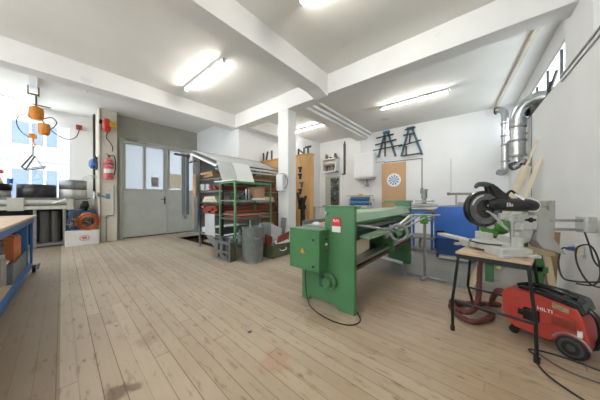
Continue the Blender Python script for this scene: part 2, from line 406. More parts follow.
struct('trim_11', MB().box(-9.9, -6.45, -.17, -.05, 3.87, CZ), white_e, 'white hoist rail across the ceiling')
struct('baseboard_left', MB().box(-8.95, -8.93, 1.62, 4.1, 0, .03), dark_steel)

# window 1 (left)
w1 = struct('window_1', MB().box(-10.12, -10.02, -3.4, .68, 3.5, 3.62).box(-10.12, -10.02, -3.4, .68, 1.25, 1.35).box(-10.12, -10.02, .58, .68, 1.35, 3.5).box(-10.12, -10.02, -3.4, -3.3, 1.35, 3.5).box(-10.12, -10.02, -1.45, -1.37, 1.35, 3.5), white_e)
struct('window_pane', MB().box(-10.08, -10.07, -3.3, .58, 1.35, 3.5), clear_glass, parent=w1)
struct('window_sill', MB().box(-10.0, -9.75, -3.4, .72, 1.2, 1.25), white_e, parent=w1)

# door 1: double workshop door
d1 = struct('door_1', MB().box(-9.0, -8.9, 1.62, 1.7, 0, 3.24).box(-9.0, -8.9, 1.7, 4.1, 3.16, 3.24).box(-9.0, -8.9, 4.04, 4.1, 0, 3.16), door_frame_m)
for (y0, y1, ww) in ((1.71, 2.98, ((1.78, 2.26), (2.34, 2.88))), (3.0, 4.03, ((3.08, 3.5), (3.58, 3.95)))):
    mb = MB().box(-8.98, -8.93, y0, y1, .02, 1.62).box(-8.98, -8.93, y0, y1, 3.08, 3.15)
    mb.box(-8.98, -8.93, y0, ww[0][0], 1.62, 3.08).box(-8.98, -8.93, ww[0][1], ww[1][0], 1.62, 3.08).box(-8.98, -8.93, ww[1][1], y1, 1.62, 3.08)
    leaf = struct('door_leaf', mb, door_grey, parent=d1, bevel=.004)
    pm = MB()
    for a, b in ww: pm.box(-8.96, -8.95, a, b, 1.62, 3.08)
    struct('door_pane', pm, frost, parent=leaf)
    fm = MB()
    for a, b in ww:
        fm.box(-8.93, -8.915, a-.025, a, 1.6, 3.1).box(-8.93, -8.915, b, b+.025, 1.6, 3.1).box(-8.93, -8.915, a, b, 1.6, 1.625).box(-8.93, -8.915, a, b, 3.075, 3.1)
    struct('glazing_bead', fm, door_frame_m, parent=leaf)
struct('cover_strip', MB().box(-8.93, -8.9, 2.97, 3.03, .02, 3.15), door_frame_m, parent=d1)
struct('door_handle', MB().box(-8.93, -8.915, 2.89, 2.93, 1.1, 1.36).bar((-8.9, 2.91, 1.27), (-8.87, 2.91, 1.27), .02).bar((-8.87, 2.93, 1.27), (-8.87, 2.77, 1.27), .022).cyl((-8.93, 2.91, 1.16), (-8.89, 2.91, 1.16), .018), dark_steel, parent=d1)
struct('door_closer', MB().box(-8.9, -8.86, 1.75, 2.1, 3.2, 3.26).bar((-8.88, 1.8, 3.19), (-8.84, 2.35, 3.17), .02), steel_dull, parent=d1)
solo('notice_sheet', MB().box(-8.948, -8.944, 2.5, 2.72, 1.72, 2.05), mat('notice_grey', (150, 146, 150), .9), 'small grey notice stuck in the second door window', 'notice')
solo('notice_board', MB().box(-8.925, -8.905, 3.09, 3.52, 1.68, 2.22), cream, 'cream board fixed across the third pane of the workshop door', 'notice', bevel=.004)

# door 2 (glazed, at the back) and door 3 (chipboard leaf)
d2 = struct('door_2', MB().box(-5.82, -5.72, 8.6, 8.66, 0, 2.42).box(-4.93, -4.83, 8.6, 8.66, 0, 2.42).box(-5.72, -4.93, 8.6, 8.66, 2.32, 2.42), white_e)
struct('door_leaf', MB().box(-5.72, -5.45, 8.62, 8.66, 0, 2.32).box(-5.0, -4.93, 8.62, 8.66, 0, 2.32).box(-5.45, -5.0, 8.62, 8.66, 2.25, 2.32).box(-5.45, -5.0, 8.62, 8.66, 0, .9), door_frame_m, parent=d2)
struct('door_pane', MB().box(-5.45, -5.0, 8.64, 8.648, .9, 2.25), mat('dark_pane', (86, 92, 88), .15, var=.5, scale=5, dirt=((150, 156, 152), .55)), parent=d2)
d3 = struct('door_3', MB().box(-3.08, -2.22, 8.59, 8.65, 0, 2.66), chip, 'plain chipboard door leaf in the back wall')
dbd = thing('dartboard', 'round dartboard with blue and white segments on chipboard door', 'dartboard', (-2.62, 8.59, 2.0))
db_rim = obj('rim', MB().lathe([(0, 0), (.25, 0), (.25, .03), (0, .03)], axis=(0, -1, 0), n=40), white_e, dbd, local=True)
seg = MB()
for k in range(20):
    a0, a1 = 2*math.pi*k/20, 2*math.pi*(k+1)/20
    if k % 2 == 0:
        for r0, r1 in ((.03, .1), (.105, .19)):
            seg.add([(math.cos(a)*r, -.033, math.sin(a)*r) for r, a in ((r0, a0), (r1, a0), (r1, a1), (r0, a1))], [(0, 1, 2, 3)])
obj('segments', seg, mat('dart_blue', (70, 118, 168), .6, var=0), dbd, local=True)
obj('bullseye', MB().lathe([(0, .034), (.018, .034), (.018, .03)], axis=(0, -1, 0), n=16), mat('dart_blue', (70, 118, 168)), dbd, local=True)

# ------------------------------------------------------------------ lights
def tube_light(cx, cy, z, ang, L, label, watts=60):
    t = thing('fluorescent_light', label, 'light', (cx, cy, z), ang, 'fluorescent tube lights on the ceiling')
    obj('housing', MB().box(-L/2, L/2, -.035, .035, -.055, 0), white_e, t, local=True, bevel=.004)
    obj('end_cap', MB().box(-L/2, -L/2+.03, -.025, .025, -.1, -.05), white_e, t, local=True)
    obj('end_cap', MB().box(L/2-.03, L/2, -.025, .025, -.1, -.05), white_e, t, local=True)
    obj('tube', MB().cyl((-L/2+.03, 0, -.078), (L/2-.03, 0, -.078), .014, 14), tubem, t, local=True)
    return t
TL = [(-4.65, 2.25, 0, 1.7, 'ceiling tube light in the bay above the sheet rack side, left of the heavy beam'),
      (-1.05, 2.25, 0, 1.7, 'ceiling tube light cut off by the top edge of the picture'),
      (-1.5, 6.42, 0, 1.65, 'ceiling tube light of the rear bay, right of the stepped beam'),
      (-5.05, 6.42, 0, 1.6, 'ceiling tube light seen just right of the white column'),
      (-9.55, -.95, 90, 1.7, 'ceiling tube light along the window at the far left')]
for x, y, a, L_, lab in TL: tube_light(x, y, CZ, a, L_, lab)
tube_light(-4.65, -2.0, CZ, 0, 1.7, 'added ceiling tube light behind the viewer over the layout table')  # unseen lamp added to even out the room light
tube_light(-1.05, -2.0, CZ, 0, 1.7, 'added ceiling tube light behind the viewer in the bay of the mitre saw')  # second unseen lamp, also added as fill for the front bays
ch = thing('ceiling_hook', 'small rusty ceiling hook plate beside the window side beam', 'hook', (-7.4, .73, CZ))
obj('plate', MB().cyl((0, 0, 0), (0, 0, -.02), .07, 20), rust_m, ch, local=True)
obj('hook', MB().tube([(0, 0, -.02), (0, 0, -.06), (.03, 0, -.09), (.05, 0, -.06)], .012, 8), steel, ch, local=True)

# ================================================================== OUTSIDE
fb = thing('neighbour_building', 'pale facade with bluish windows seen across the street through the window', 'building', (-20, -2, -3))
fm = MB().box(-21.5, -20, -24, 16, -3, 9)
obj('wall', fm, facade_m, fb)
obj('cornice', MB().box(-20, -19.85, -24, 16, 3.5, 3.7), facade_m, fb)
for z0, z1 in ((4.4, 6.0), (1.4, 3.0)):
    for g0 in (-11.0, -7.7, -4.4, -1.05, 2.3, 5.6):
        for a, b in ((0, .62), (.7, 1.15), (1.25, 1.7)):
            f = obj('window', MB().box(-20.0, -19.97, g0+a, g0+b, z0, z1), facade_glass, fb)
            obj('window_bar', MB().box(-19.97, -19.94, g0+a-.05, g0+a, z0-.05, z1+.05).box(-19.97, -19.94, g0+b, g0+b+.05, z0-.05, z1+.05).box(-19.97, -19.92, g0+a-.05, g0+b+.05, z0-.08, z0), white_e, f)

# ================================================================== GREEN BENDING MACHINE
g = thing('bending_machine', 'long green sheet metal bending machine with handwheel and control box', 'machine', (-1.3, 3.4, 0))
endp = [(-1.8, 0), (-1.7, 0), (-1.66, .05), (-1.3, .05), (-1.26, 0), (-1.07, 0), (-1.07, 1.17), (-1.45, 1.17), (-1.45, .9), (-1.8, .9)]
obj('end_frame', MB().prism(endp, T(0, 2.17, 0), .06), green_m, g, bevel=.006)
obj('end_frame_cap', MB().box(-1.47, -1.05, 2.15, 2.3, 1.17, 1.185), green_m, g, bevel=.003)
obj('end_frame', MB().prism([(-1.55, 0), (-1.12, 0), (-1.12, 1.2), (-1.3, 1.2), (-1.55, 1.0)], T(0, 4.7, 0), .07).box(-1.4, -1.12, 4.62, 4.7, .0, 1.2), green_m, g, bevel=.006)
obj('end_frame_cap', MB().box(-1.62, -1.1, 4.62, 4.8, 1.2, 1.24), green_m, g, bevel=.004)
obj('clamp_beam', MB().prism([(-1.45, 1.0), (-1.42, 1.1), (-1.25, 1.13), (-1.15, 1.1), (-1.11, 1.0), (-1.2, .96)], T(0, 2.24, 0), 2.45), green_light, g, bevel=.006)
obj('clamp_beam_face', MB().prism([(-1.3, .9), (-1.12, .965), (-1.105, 1.0), (-1.2, .99), (-1.3, .97)], T(0, 2.24, 0), 2.45), green_m, g)
obj('bed', MB().prism([(-1.7, .35), (-1.35, .35), (-1.3, .45), (-1.28, .84), (-1.7, .84)], T(0, 2.24, 0), 2.45), green_dark, g, bevel=.006)
obj('bed_top', MB().box(-1.75, -1.5, 2.24, 4.68, .84, .88), steel_dull, g)
obj('folding_beam', MB().prism([(-1.15, .53), (-1.08, .53), (-1.06, .58), (-1.1, .6), (-1.15, .6)], T(0, 2.24, 0), 2.45), steel, g)
obj('lower_beam', MB().prism([(-1.28, .38), (-1.12, .44), (-1.12, .48), (-1.28, .46)], T(0, 2.24, 0), 2.45), rust_m, g)
obj('filler_board', MB().bar((-1.17, 2.3, .66), (-1.17, 2.78, .7), .02, .17), cream, g)
obj('folding_wing', MB().add([(-1.14, 2.45, .80), (-1.0, 2.42, .80), (-.95, 3.55, .82), (-1.14, 3.6, .82), (-1.14, 2.45, .825), (-1.0, 2.42, .825), (-.95, 3.55, .845), (-1.14, 3.6, .845)],
    [(0, 1, 2, 3), (4, 7, 6, 5), (0, 4, 5, 1), (1, 5, 6, 2), (2, 6, 7, 3), (3, 7, 4, 0)]), green_light, g)
obj('wing_bracket', MB().box(-1.3, -1.02, 3.3, 3.36, .5, .8), green_m, g)
obj('support_rod', MB().cyl((-1.16, 2.42, .955), (-.84, 2.84, .862), .014), steel, g)
obj('stop_rod', MB().cyl((-1.12, 3.5, .72), (-.98, 4.6, .95), .022), steel, g)
obj('stop_rod', MB().cyl((-1.0, 2.9, .76), (-.9, 3.75, 1.0), .024), steel, g)
obj('stop_rod', MB().cyl((-.83, 2.9, .86), (-.72, 3.86, .97), .012), steel, g)
obj('stop_rod', MB().cyl((-1.3, 4.0, .98), (-.55, 4.15, 1.0), .016), steel_dull, g)
obj('stop_rod', MB().cyl((-1.2, 4.45, 1.1), (.1, 5.1, 1.18), .01), steel_dull, g)
# handwheel faces the viewer
hw = obj('handwheel', MB().tube([Vector((-.81, 2.84, .85))+Vector((.93, .36, 0))*math.cos(a)*.094+Vector((0, 0, 1))*math.sin(a)*.094 for a in [2*math.pi*k/36 for k in range(36)]], .02, 10, closed=True), steel_dull, g)
sp = MB()
for a in (.4, .4+2.094, .4+4.19): sp.bar((-.81, 2.84, .85), Vector((-.81, 2.84, .85))+Vector((.93, .36, 0))*math.cos(a)*.09+Vector((0, 0, 1))*math.sin(a)*.09, .022, .012, up=(.36, -.93, 0))
obj('spoke', sp, green_dark, hw)
obj('hub', MB().cyl((-.82, 2.87, .85), (-.795, 2.8, .85), .035), green_m, hw)
obj('crank_handle', MB().cyl((-.9, 2.8, .93), (-.86, 2.7, .93), .014), steel_dull, hw)
wb = obj('wheel_shaft', MB().cyl((-.82, 2.86, .85), (-1.1, 3.55, .78), .02), steel_dull, g)
cb = obj('control_box', MB().box(-1.84, -1.4, 1.98, 2.165, .44, .9), green_m, g, bevel=.008)
obj('box_lid', MB().box(-1.845, -1.395, 1.975, 2.168, .9, .912), green_m, cb, bevel=.003)
obj('door_seam', MB().box(-1.815, -1.425, 1.974, 1.98, .465, .88), green_m, cb, bevel=.004)
obj('box_lock', MB().cyl((-1.47, 1.974, .5), (-1.47, 1.962, .5), .014), black_m, cb)
obj('box_lock', MB().cyl((-1.47, 1.974, .8), (-1.47, 1.962, .8), .012), black_m, cb)
obj('warning_label', MB().add([(-1.665, 1.971, .63), (-1.595, 1.971, .63), (-1.63, 1.971, .695)], [(0, 1, 2)]), orange_m, cb, smooth=False)
for z in (.68, .74, .8): obj('push_button', MB().cyl((-1.4, 2.12, z), (-1.388, 2.12, z), .014), [red_p, white_e, black_m][int((z-.67)/.06) % 3], cb)
fl = obj('drive_flange', MB().lathe([(0, 0), (.1, 0), (.1, .035), (.055, .04), (.055, .09), (0, .09)], (-1.38, 2.17, .31), 32, (0, -1, 0)), green_m, g)
for k in range(6): a = k*math.pi/3; obj('bolt', MB().cyl((-1.38+.08*math.cos(a), 2.14, .31+.08*math.sin(a)), (-1.38+.08*math.cos(a), 2.126, .31+.08*math.sin(a)), .009, 8), steel, fl)
obj('motor_cover', MB().box(-1.47, -1.42, 2.08, 2.17, .25, .37), green_dark, fl, bevel=.006)
pl = obj('maker_plate', MB().box(-1.345, -1.235, 2.16, 2.17, .955, 1.05), red_txt, g)
text('plate_lettering', 'RAS', .045, face(-1.29, 2.159, 1.015), white_txt, pl)
obj('maker_plate', MB().box(-1.345, -1.235, 2.16, 2.17, .885, .952), card, g, bevel=.001).__setitem__('label', 'white data plate')
obj('eye_bolt', MB().cyl((-1.42, 2.17, 1.1), (-1.42, 2.14, 1.1), .02), green_light, g)
obj('tool_tray', MB().box(-1.82, -1.46, 2.2, 2.8, .9, .93).box(-1.82, -1.8, 2.2, 2.8, .93, .98), steel_dull, g)
obj('roller_drum', MB().cyl((-1.62, 2.9, 1.0), (-1.62, 3.3, 1.0), .1, 28), alu, g)
obj('tail_bracket', MB().box(-1.75, -1.5, 3.35, 3.5, .9, 1.12), green_m, g, bevel=.01)
for nm, x, y, m, lab in (('paper_scrap', -1.7, 2.35, paper, 'white paper scrap lying on the tray behind the control box'), ('rag', -1.62, 2.48, orange_m, 'small orange rag on the tray behind the control box')):
    solo(nm, MB().lathe([(0, 0), (.06, .0), (.05, .02), (.02, .032), (0, .03)], (x, y, .931), 9), m, lab, 'scrap' if nm != 'rag' else 'rag')
solo('power_cable', MB().tube([(-1.72, 2.14, .44), (-1.7, 2.12, .2), (-1.62, 2.08, .012), (-1.45, 1.98, .01), (-1.2, 1.93, .01), (-1.02, 1.98, .01), (-.98, 2.12, .01), (-1.1, 2.28, .01)], .006, 8, smoothn=8), cable_m, 'black power cable looping on boards round the foot of the green bending machine', 'cable')
solo('white_pipe', MB().cyl((-1.7, 4.35, .14), (-1.15, 4.25, .1), .03), white_e, 'short white pipe under the far end of the green bending machine', 'pipe')

# ================================================================== BLUE MACHINE (right rear)
b = thing('blue_press_brake', 'blue machine with a large flat end panel behind the mitre saw', 'machine', (-.5, 6.4, 0))
obj('end_panel', MB().prism([(-.84, .42), (-.12, .42), (-.12, 1.12), (-.78, 1.1), (-.84, 1.04)], T(0, 5.6, 0), .08), blue_m, b, bevel=.01)
obj('base_panel', MB().prism([(-.82, 0), (-.7, 0), (-.68, .04), (-.2, .04), (-.18, 0), (-.14, 0), (-.14, .42), (-.82, .42)], T(0, 5.63, 0), .05), blue_dark, b, bevel=.005)
obj('bed', MB().box(-.8, -.2, 5.7, 7.6, .3, .95), blue_dark, b, bevel=.01)
obj('upper_beam', MB().box(-.8, -.3, 5.7, 7.6, 1.0, 1.1), alu, b, bevel=.01)
obj('end_panel', MB().box(-.84, -.12, 7.6, 7.68, 0, 1.1), blue_m, b, bevel=.01)
ar = MB()
for z, l in ((1.03, .28), (.97, .2), (.9, .24), (.84, .16), (.78, .2)): ar.cyl((-.83, 5.75, z), (-.83-l, 5.5, z+.02), .014, 8)
obj('clamp_lever', ar, steel, b)
obj('foot_bar', MB().box(-.75, -.2, 5.45, 5.58, .02, .08), alu, b, bevel=.004)
solo('top_tray', MB().box(-.55, -.2, 5.75, 6.1, 1.1, 1.14).box(-.45, -.3, 5.8, 6.0, 1.14, 1.2), steel_dull, 'grey metal tray lying on top of the blue machine', 'tray', bevel=.004)
solo('wall_rail_pipe', MB().cyl((-.75, 7.2, 1.42), (.45, 7.9, 1.42), .03).cyl((-.75, 7.2, 1.42), (-.78, 7.18, 1.42), .045).box(-.62, -.58, 7.24, 7.3, 1.1, 1.42), steel_dull, 'grey pipe lying level above the blue machine', 'pipe')

# blue frame stand with drill press motor, left of the blue machine
s = thing('blue_machine_stand', 'blue tubular stand with levers left of the blue panel machine', 'machine', (-1.15, 6.3, 0))
fr = MB()
for x in (-1.5, -.98):
    for y in (6.1, 6.6): fr.bar((x, y, 0), (x, y, .95), .05)
for y in (6.1, 6.6): fr.bar((-1.5, y, .93), (-.98, y, .93), .05)
for x in (-1.5, -.98): fr.bar((x, 6.1, .93), (x, 6.6, .93), .05)
obj('frame', fr, blue_m, s)
obj('base_plate', MB().box(-1.56, -.92, 6.0, 6.7, .3, .34), steel_dull, s)
obj('roll', MB().cyl((-1.55, 6.3, 1.02), (-.9, 6.3, 1.02), .05), steel, s)
obj('roll', MB().cyl((-1.55, 6.42, 1.12), (-.9, 6.42, 1.12), .04), steel, s)
obj('lever', MB().cyl((-1.0, 6.1, .9), (-.88, 5.7, 1.05), .014).cyl((-1.0, 6.1, .8), (-.9, 5.65, .85), .014), steel, s)
obj('foot_rail', MB().box(-1.7, -.85, 5.9, 5.96, .02, .07).bar((-1.25, 5.93, .04), (-1.25, 6.3, .34), .05), steel_dull, s)
solo('drill_press_motor', MB().cyl((-1.2, 6.4, 1.3), (-1.2, 6.4, 1.5), .07, 20).box(-1.28, -1.12, 6.33, 6.47, 1.5, 1.53).cyl((-1.2, 6.4, 1.16), (-1.2, 6.4, 1.32), .045).box(-1.4, -1.0, 6.3, 6.5, 1.2, 1.24), steel_dull, 'small grey motor head rising above the blue tubular stand', 'motor')
gh = thing('green_roller_head', 'small bright green gear head on a post beside the handwheel rods', 'machine', (-.74, 3.95, 0))
obj('head', MB().prism([(-.05, 0), (.05, 0), (.065, .06), (.03, .15), (-.045, .14), (-.065, .05)], T(-.74, 3.93, .87, 12), .1), green_bright, gh, bevel=.01)
obj('post', MB().cyl((-.74, 3.98, .02), (-.74, 3.98, .9), .02), steel_dull, gh)
obj('base', MB().box(-1.0, -.45, 3.95, 4.01, 0, .035).box(-.77, -.71, 3.8, 4.15, 0, .03), steel_dull, gh, bevel=.004)

# ================================================================== MITRE SAW STAND
SX, SY, SR = .07, 2.72, -10
st = thing('saw_stand', 'black steel folding stand with a wooden top carrying the mitre saw', 'stand', (SX, SY, 0), SR)
obj('top_board', MB().box(-.25, .25, -.225, .27, .74, .764), worktop, st, local=True, bevel=.004)
obj('top_frame', MB().box(-.245, .24, -.22, -.19, .7, .74).box(-.245, .24, .22, .25, .7, .74).box(-.245, -.215, -.19, .22, .7, .74).box(.21, .24, -.19, .22, .7, .74), black_m, st, local=True)
for x in (-1, 1):
    for y, my, fy, fx in ((-.205, -.235, -.215, .275), (.235, .3, .58, .29)):
        lg = obj('leg', MB().tube([(x*.23, y, .72), (x*.272, my, .3), (x*fx, fy, .03)], .0125, 10), black_m, st, local=True)
        obj('rubber_foot', MB().cyl((x*fx, fy, 0), (x*fx, fy, .045), .019, 12), black_r, lg, local=True)
obj('cross_bar', MB().cyl((-.272, -.235, .3), (.272, -.235, .3), .011), black_m, st, local=True)
obj('cross_bar', MB().cyl((-.27, .37, .26), (.27, .37, .26), .01), black_m, st, local=True)

# ================================================================== MITRE SAW
A = 40.2
sw = thing('mitre_saw', 'large black and grey sliding mitre saw resting on the wooden stand top', 'saw', (.069, 2.86, .765), A)
def so(n, mb, m, p=None, bv=0): return obj(n, mb, m, p or sw, bv, local=True)
so('base', MB().box(-.2, .06, -.3, -.12, .0, .07).box(-.17, .1, .12, .24, 0, .07).box(-.12, .08, -.12, .12, .02, .06), alu, bv=.006)
so('turntable', MB().cyl((-.02, 0, .02), (-.02, 0, .085), .16, 40).box(-.22, -.1, -.03, .03, .03, .07), alu, bv=.004)
for fx in (-.22, .02):
    for fy in (-.33, .2): so('base_foot', MB().box(fx, fx+.08, fy, fy+.05, 0, .025), alu, bv=.004)
so('mitre_scale', MB().tube([(-.02+.175*math.cos(a), .175*math.sin(a), .075) for a in [R(110+d*10) for d in range(15)]], .008, 6), black_m)
so('fence', MB().box(.01, .035, -.25, -.05, .07, .15).box(.01, .035, .05, .25, .07, .15), alu, bv=.003)
so('table_wing', MB().box(-.17, -.08, .24, .62, .045, .075), alu, bv=.004)
so('wing_end_stop', MB().box(-.17, -.08, .62, .64, .04, .1), black_m)
so('hold_down_post', MB().cyl((.02, -.16, .05), (.02, -.16, .27), .015).cyl((.02, -.16, .27), (.02, -.16, .29), .022).box(.0, .08, -.18, -.14, .2, .222), steel)
so('lower_arm', MB().prism([(.06, .03), (.16, .05), (.3, .08), (.37, .3), (.24, .32), (.18, .16), (.06, .12)], T(0, -.05, 0), .1), alu, bv=.012)
so('carriage', MB().box(.22, .36, -.06, .06, .2, .34), alu, bv=.012)
so('carriage_slot', MB().box(.24, .34, -.066, -.058, .285, .305).cyl((.29, -.068, .295), (.29, -.06, .295), .024), black_m)
for z in (.29, .2): so('slide_rail', MB().cyl((.36, -.02, z), (.85, -.02, z), .014, 14), steel)
so('rail_end_block', MB().box(.83, .93, -.06, .04, .17, .33), alu, bv=.012)
bg = so('blade_guard', MB().lathe([(.0, -.03), (.16, -.03), (.175, -.015), (.175, .03), (.0, .03)], (-.12, 0, .40), 44, (0, -1, 0)), black_p, bv=.004)
so('guard_ring', MB().lathe([(.09, .031), (.145, .031), (.145, .04), (.09, .044)], (-.12, 0, .40), 44, (0, -1, 0)), mat('guard_grey', (92, 92, 92), .35, var=.25, scale=14), bg)
so('blade', MB().lathe([(0, .0), (.15, .0), (.15, .003), (0, .003)], (-.12, -.0, .37), 48, (0, -1, 0)), steel)
so('guard_vent', MB().tube([(-.12+.13*math.cos(a), -.043, .40+.13*math.sin(a)) for a in [R(100+d*8) for d in range(9)]], .007, 6), alu, bg)
so('motor_housing', MB().tube([(-.1, -.03, .445), (-.03, -.04, .445), (.1, -.04, .44), (.24, -.04, .435), (.31, -.04, .432), (.35, -.04, .43), (.37, -.04, .43)], [.035, .06, .062, .064, .062, .048, .02], 22), black_p)
so('motor_trim', MB().tube([(.24, -.095, .38), (.32, -.09, .382), (.365, -.07, .42), (.35, -.08, .465), (.26, -.09, .5)], .006, 6, smoothn=4), white_e)
so('head_arm', MB().prism([(-.09, .625), (-.05, .64), (-.01, .62), (.17, .47), (.1, .43), (.0, .45), (-.055, .57)], T(0, -.045, 0), .06), black_p, bv=.01)
h_ = so('handle', MB().tube([(-.2, -.02, .605), (-.17, -.02, .635), (-.1, -.02, .635), (-.03, -.02, .62)], [.014, .024, .025, .02], 14, smoothn=5), mat('handle_grey', (58, 70, 72), .5, var=.1))
so('trigger_post', MB().bar((-.1, -.02, .63), (-.07, -.02, .52), .03, .026), black_p, h_, )
so('carry_handle', MB().tube([(.08, -.03, .5), (.11, -.04, .565), (.15, -.04, .56), (.24, -.03, .48)], .011, 8, smoothn=6), black_p)
so('arm_cover_stripe', MB().bar((.12, -.08, .54), (.2, -.09, .49), .004, .02), white_e)
so('pivot_linkage', MB().box(.0, .1, -.06, .0, .3, .36).cyl((.1, -.07, .31), (.1, -.02, .31), .03).cyl((.18, -.08, .32), (.18, -.02, .32), .028).bar((.05, -.05, .33), (.22, -.05, .29), .03).cyl((.2, -.05, .33), (.26, -.05, .36), .015), alu)
so('guard_link', MB().bar((-.07, -.05, .35), (.03, -.05, .26), .02, .015).bar((-.12, -.055, .38), (-.03, -.055, .33), .02, .012), alu)
dl = so('dust_chute', MB().add([(.32, -.05, .47), (.53, -.06, .48), (.53, -.06, .3), (.52, -.06, .11), (.65, -.05, -.04), (.42, -.05, .02), (.36, -.05, .1), (.38, -.045, .2)] +
    [(.32, .06, .47), (.53, .06, .48), (.53, .06, .3), (.52, .06, .11), (.65, .05, -.04), (.42, .06, .02), (.36, .06, .1), (.38, .06, .2)],
    [(0, 1, 2, 7), (7, 2, 3, 6), (6, 3, 4, 5), (8, 15, 10, 9), (15, 14, 11, 10), (14, 13, 12, 11), (1, 9, 10, 2), (2, 10, 11, 3), (3, 11, 12, 4), (0, 7, 15, 8), (7, 6, 14, 15), (6, 5, 13, 14), (0, 8, 9, 1), (4, 12, 13, 5)]), mat('dust_grey', (172, 171, 164), .5, var=.08, scale=7, dirt=((120, 118, 110), .6)), bv=.006)
text('logo_lettering', 'Elu', .05, sw_m := (T(.069, 2.86, .765, A) @ T(.05, -.106, .44) @ Matrix.Rotation(R(90), 4, 'X')), white_txt, sw)
text('logo_lettering', 'C', .055, T(.069, 2.86, .765, A) @ T(-.09, -.05, .43) @ Matrix.Rotation(R(90), 4, 'X'), white_txt, sw)
solo('saw_power_cable', MB().tube([(.73, 3.38, .95), (.74, 3.28, .82), (.74, 3.15, .7), (.8, 3.12, .62), (.82, 3.05, .56), (.75, 2.98, .53), (.66, 2.95, .56), (.63, 3.1, .68), (.66, 3.25, .8), (.74, 3.28, .83), (.79, 3.3, .72), (.78, 3.2, .58), (.7, 3.02, .53), (.6, 2.98, .53)], .007, 8, smoothn=8), cable_m,
     'black cable dropping from the saw rail block and coiling above the red vacuum', 'cable')
solo('plug_cable', MB().tube([(.70, 3.72, .72), (.63, 3.6, .73), (.57, 3.4, .62), (.56, 3.2, .52), (.6, 3.05, .53), (.72, 3.05, .55), (.82, 3.1, .58)], .008, 8, smoothn=8), cable_m,
     'thin black cable from the blue connector down onto the red vacuum', 'cable')
cp = thing('blue_connector', 'blue plug connector with pale socket hanging at right wall above the vacuum', 'plug', (.72, 3.7, .7))
obj('plug_body', MB().tube([(.675, 3.68, .722), (.7, 3.71, .722), (.75, 3.78, .715)], [.012, .022, .026], 14), blue_p, cp)
obj('socket', MB().box(.75, .81, 3.74, 3.84, .66, .76), cream, cp, bevel=.006)

# ================================================================== RED VACUUM
VR = -24.8
v = thing('vacuum_cleaner', 'red wheeled industrial vacuum cleaner with black lid against right wall', 'vacuum cleaner', (.46, 2.9, 0), VR)
def vo(n, mb, m, p=None, bv=0): return obj(n, mb, m, p or v, bv, local=True)
body = [(-.26, .12), (-.29, .2), (-.295, .36), (-.26, .42), (-.1, .44), (.1, .41), (.175, .4), (.21, .3), (.235, .14), (.225, .09), (.21, .125), (.145, .15), (.075, .125), (.03, .075), (-.2, .08)]
bd = vo('body', MB().prism(body, T(0, -.17, 0), .26), red_m, bv=.025)
vo('side_panel', MB().prism([(-.2, .16), (-.22, .36), (-.1, .37), (.0, .33), (.17, .31), (.19, .24), (.02, .22), (-.05, .16)], T(0, -.182, 0), .014), red_m, bd, .005)
vo('lid', MB().prism([(-.19, .44), (-.17, .475), (-.03, .48), (.12, .465), (.185, .455), (.215, .37), (.17, .34), (.1, .4), (-.1, .44)], T(0, -.165, 0), .25), black_p, bv=.02)
vo('tool_tray', MB().box(-.14, .08, -.1, .04, .465, .485), black_m, bv=.006)
vo('lid_grip', MB().tube([(-.2, -.1, .46), (-.1, -.12, .5), (.05, -.12, .5), (.16, -.1, .47)], .014, 8, smoothn=5), black_p)
vo('latch', MB().box(-.13, -.03, -.215, -.17, .2, .3).box(-.17, -.1, -.2, -.17, .22, .27), black_p, bv=.01)
vent = MB()
for i in range(6): vent.box(.04, .17, -.19, -.181, .235+i*.012, .241+i*.012)
vo('vent', vent, red_dk)
vo('sticker', MB().prism([(.04, .362), (.13, .35), (.13, .385), (.04, .405)], T(0, -.176, 0), .004), mat('sticker_sand', (150, 140, 104), .6, var=.3, scale=60))
vo('white_plate', MB().box(.175, .2, -.19, -.17, .2, .245), card)
text('logo_lettering', 'HILTI', .04, T(.46, 2.9, 0, VR) @ T(.0, -.185, .325) @ Matrix.Rotation(R(90), 4, 'X'), white_txt, v)
for y in (-.16, .09):
    w = vo('wheel', MB().lathe([(.0, -.018), (.065, -.018), (.085, -.014), (.09, 0), (.085, .014), (.065, .018), (0, .018)], (.14, y, .0902), 36, (0, 1, 0)), black_r)
    vo('wheel_rim', MB().lathe([(.05, .022), (.068, .022), (.068, .0), (.05, .0)], (.14, y-.0, .0902), 36, (0, -1 if y < 0 else 1, 0)).lathe([(0, .03), (.024, .028), (.024, .0)], (.14, y, .0902), 20, (0, -1 if y < 0 else 1, 0)), mat('rim_grey', (66, 66, 66), .4), w)
for y in (-.12, .06):
    c = vo('caster', MB().cyl((-.22, y-.012, .035), (-.22, y+.012, .035), .035, 20).box(-.235, -.195, y-.02, y+.02, .05, .09), black_m)
vo('wheel_arch', MB().tube([(.14+.1*math.cos(a), -.172, .095+.1*math.sin(a)) for a in [R(10+d*12) for d in range(14)]], .008, 6), steel_dull, bd)
vo('rear_handle', MB().tube([(.18, -.05, .4), (.24, -.05, .34), (.26, -.05, .2), (.23, -.05, .1)], .018, 10, smoothn=5), black_p)
vo('hose_inlet', MB().cyl((-.28, .02, .3), (-.33, .02, .31), .03).cyl((-.28, .02, .3), (-.3, .02, .305), .04), black_p)
pts = spline([Vector(p) for p in [(.17, 3.0, .32), (.1, 3.08, .3), (.06, 3.3, .1), (.12, 3.42, .035), (-.02, 3.35, .035), (-.2, 3.2, .035), (-.3, 3.05, .035), (-.22, 2.85, .035), (-.1, 2.78, .035), (.02, 2.95, .035), (.05, 3.12, .04), (-.1, 3.12, .07), (-.29, 3.1, .07), (-.24, 2.9, .075), (-.12, 2.9, .08), (-.06, 3.1, .14), (-.05, 3.3, .36), (-.04, 3.36, .5), (.02, 3.34, .62), (.2, 3.2, .8), (.28, 3.1, .93)]], 14)
hr = [.026+.0025*math.cos(i*math.pi) for i in range(len(pts))]
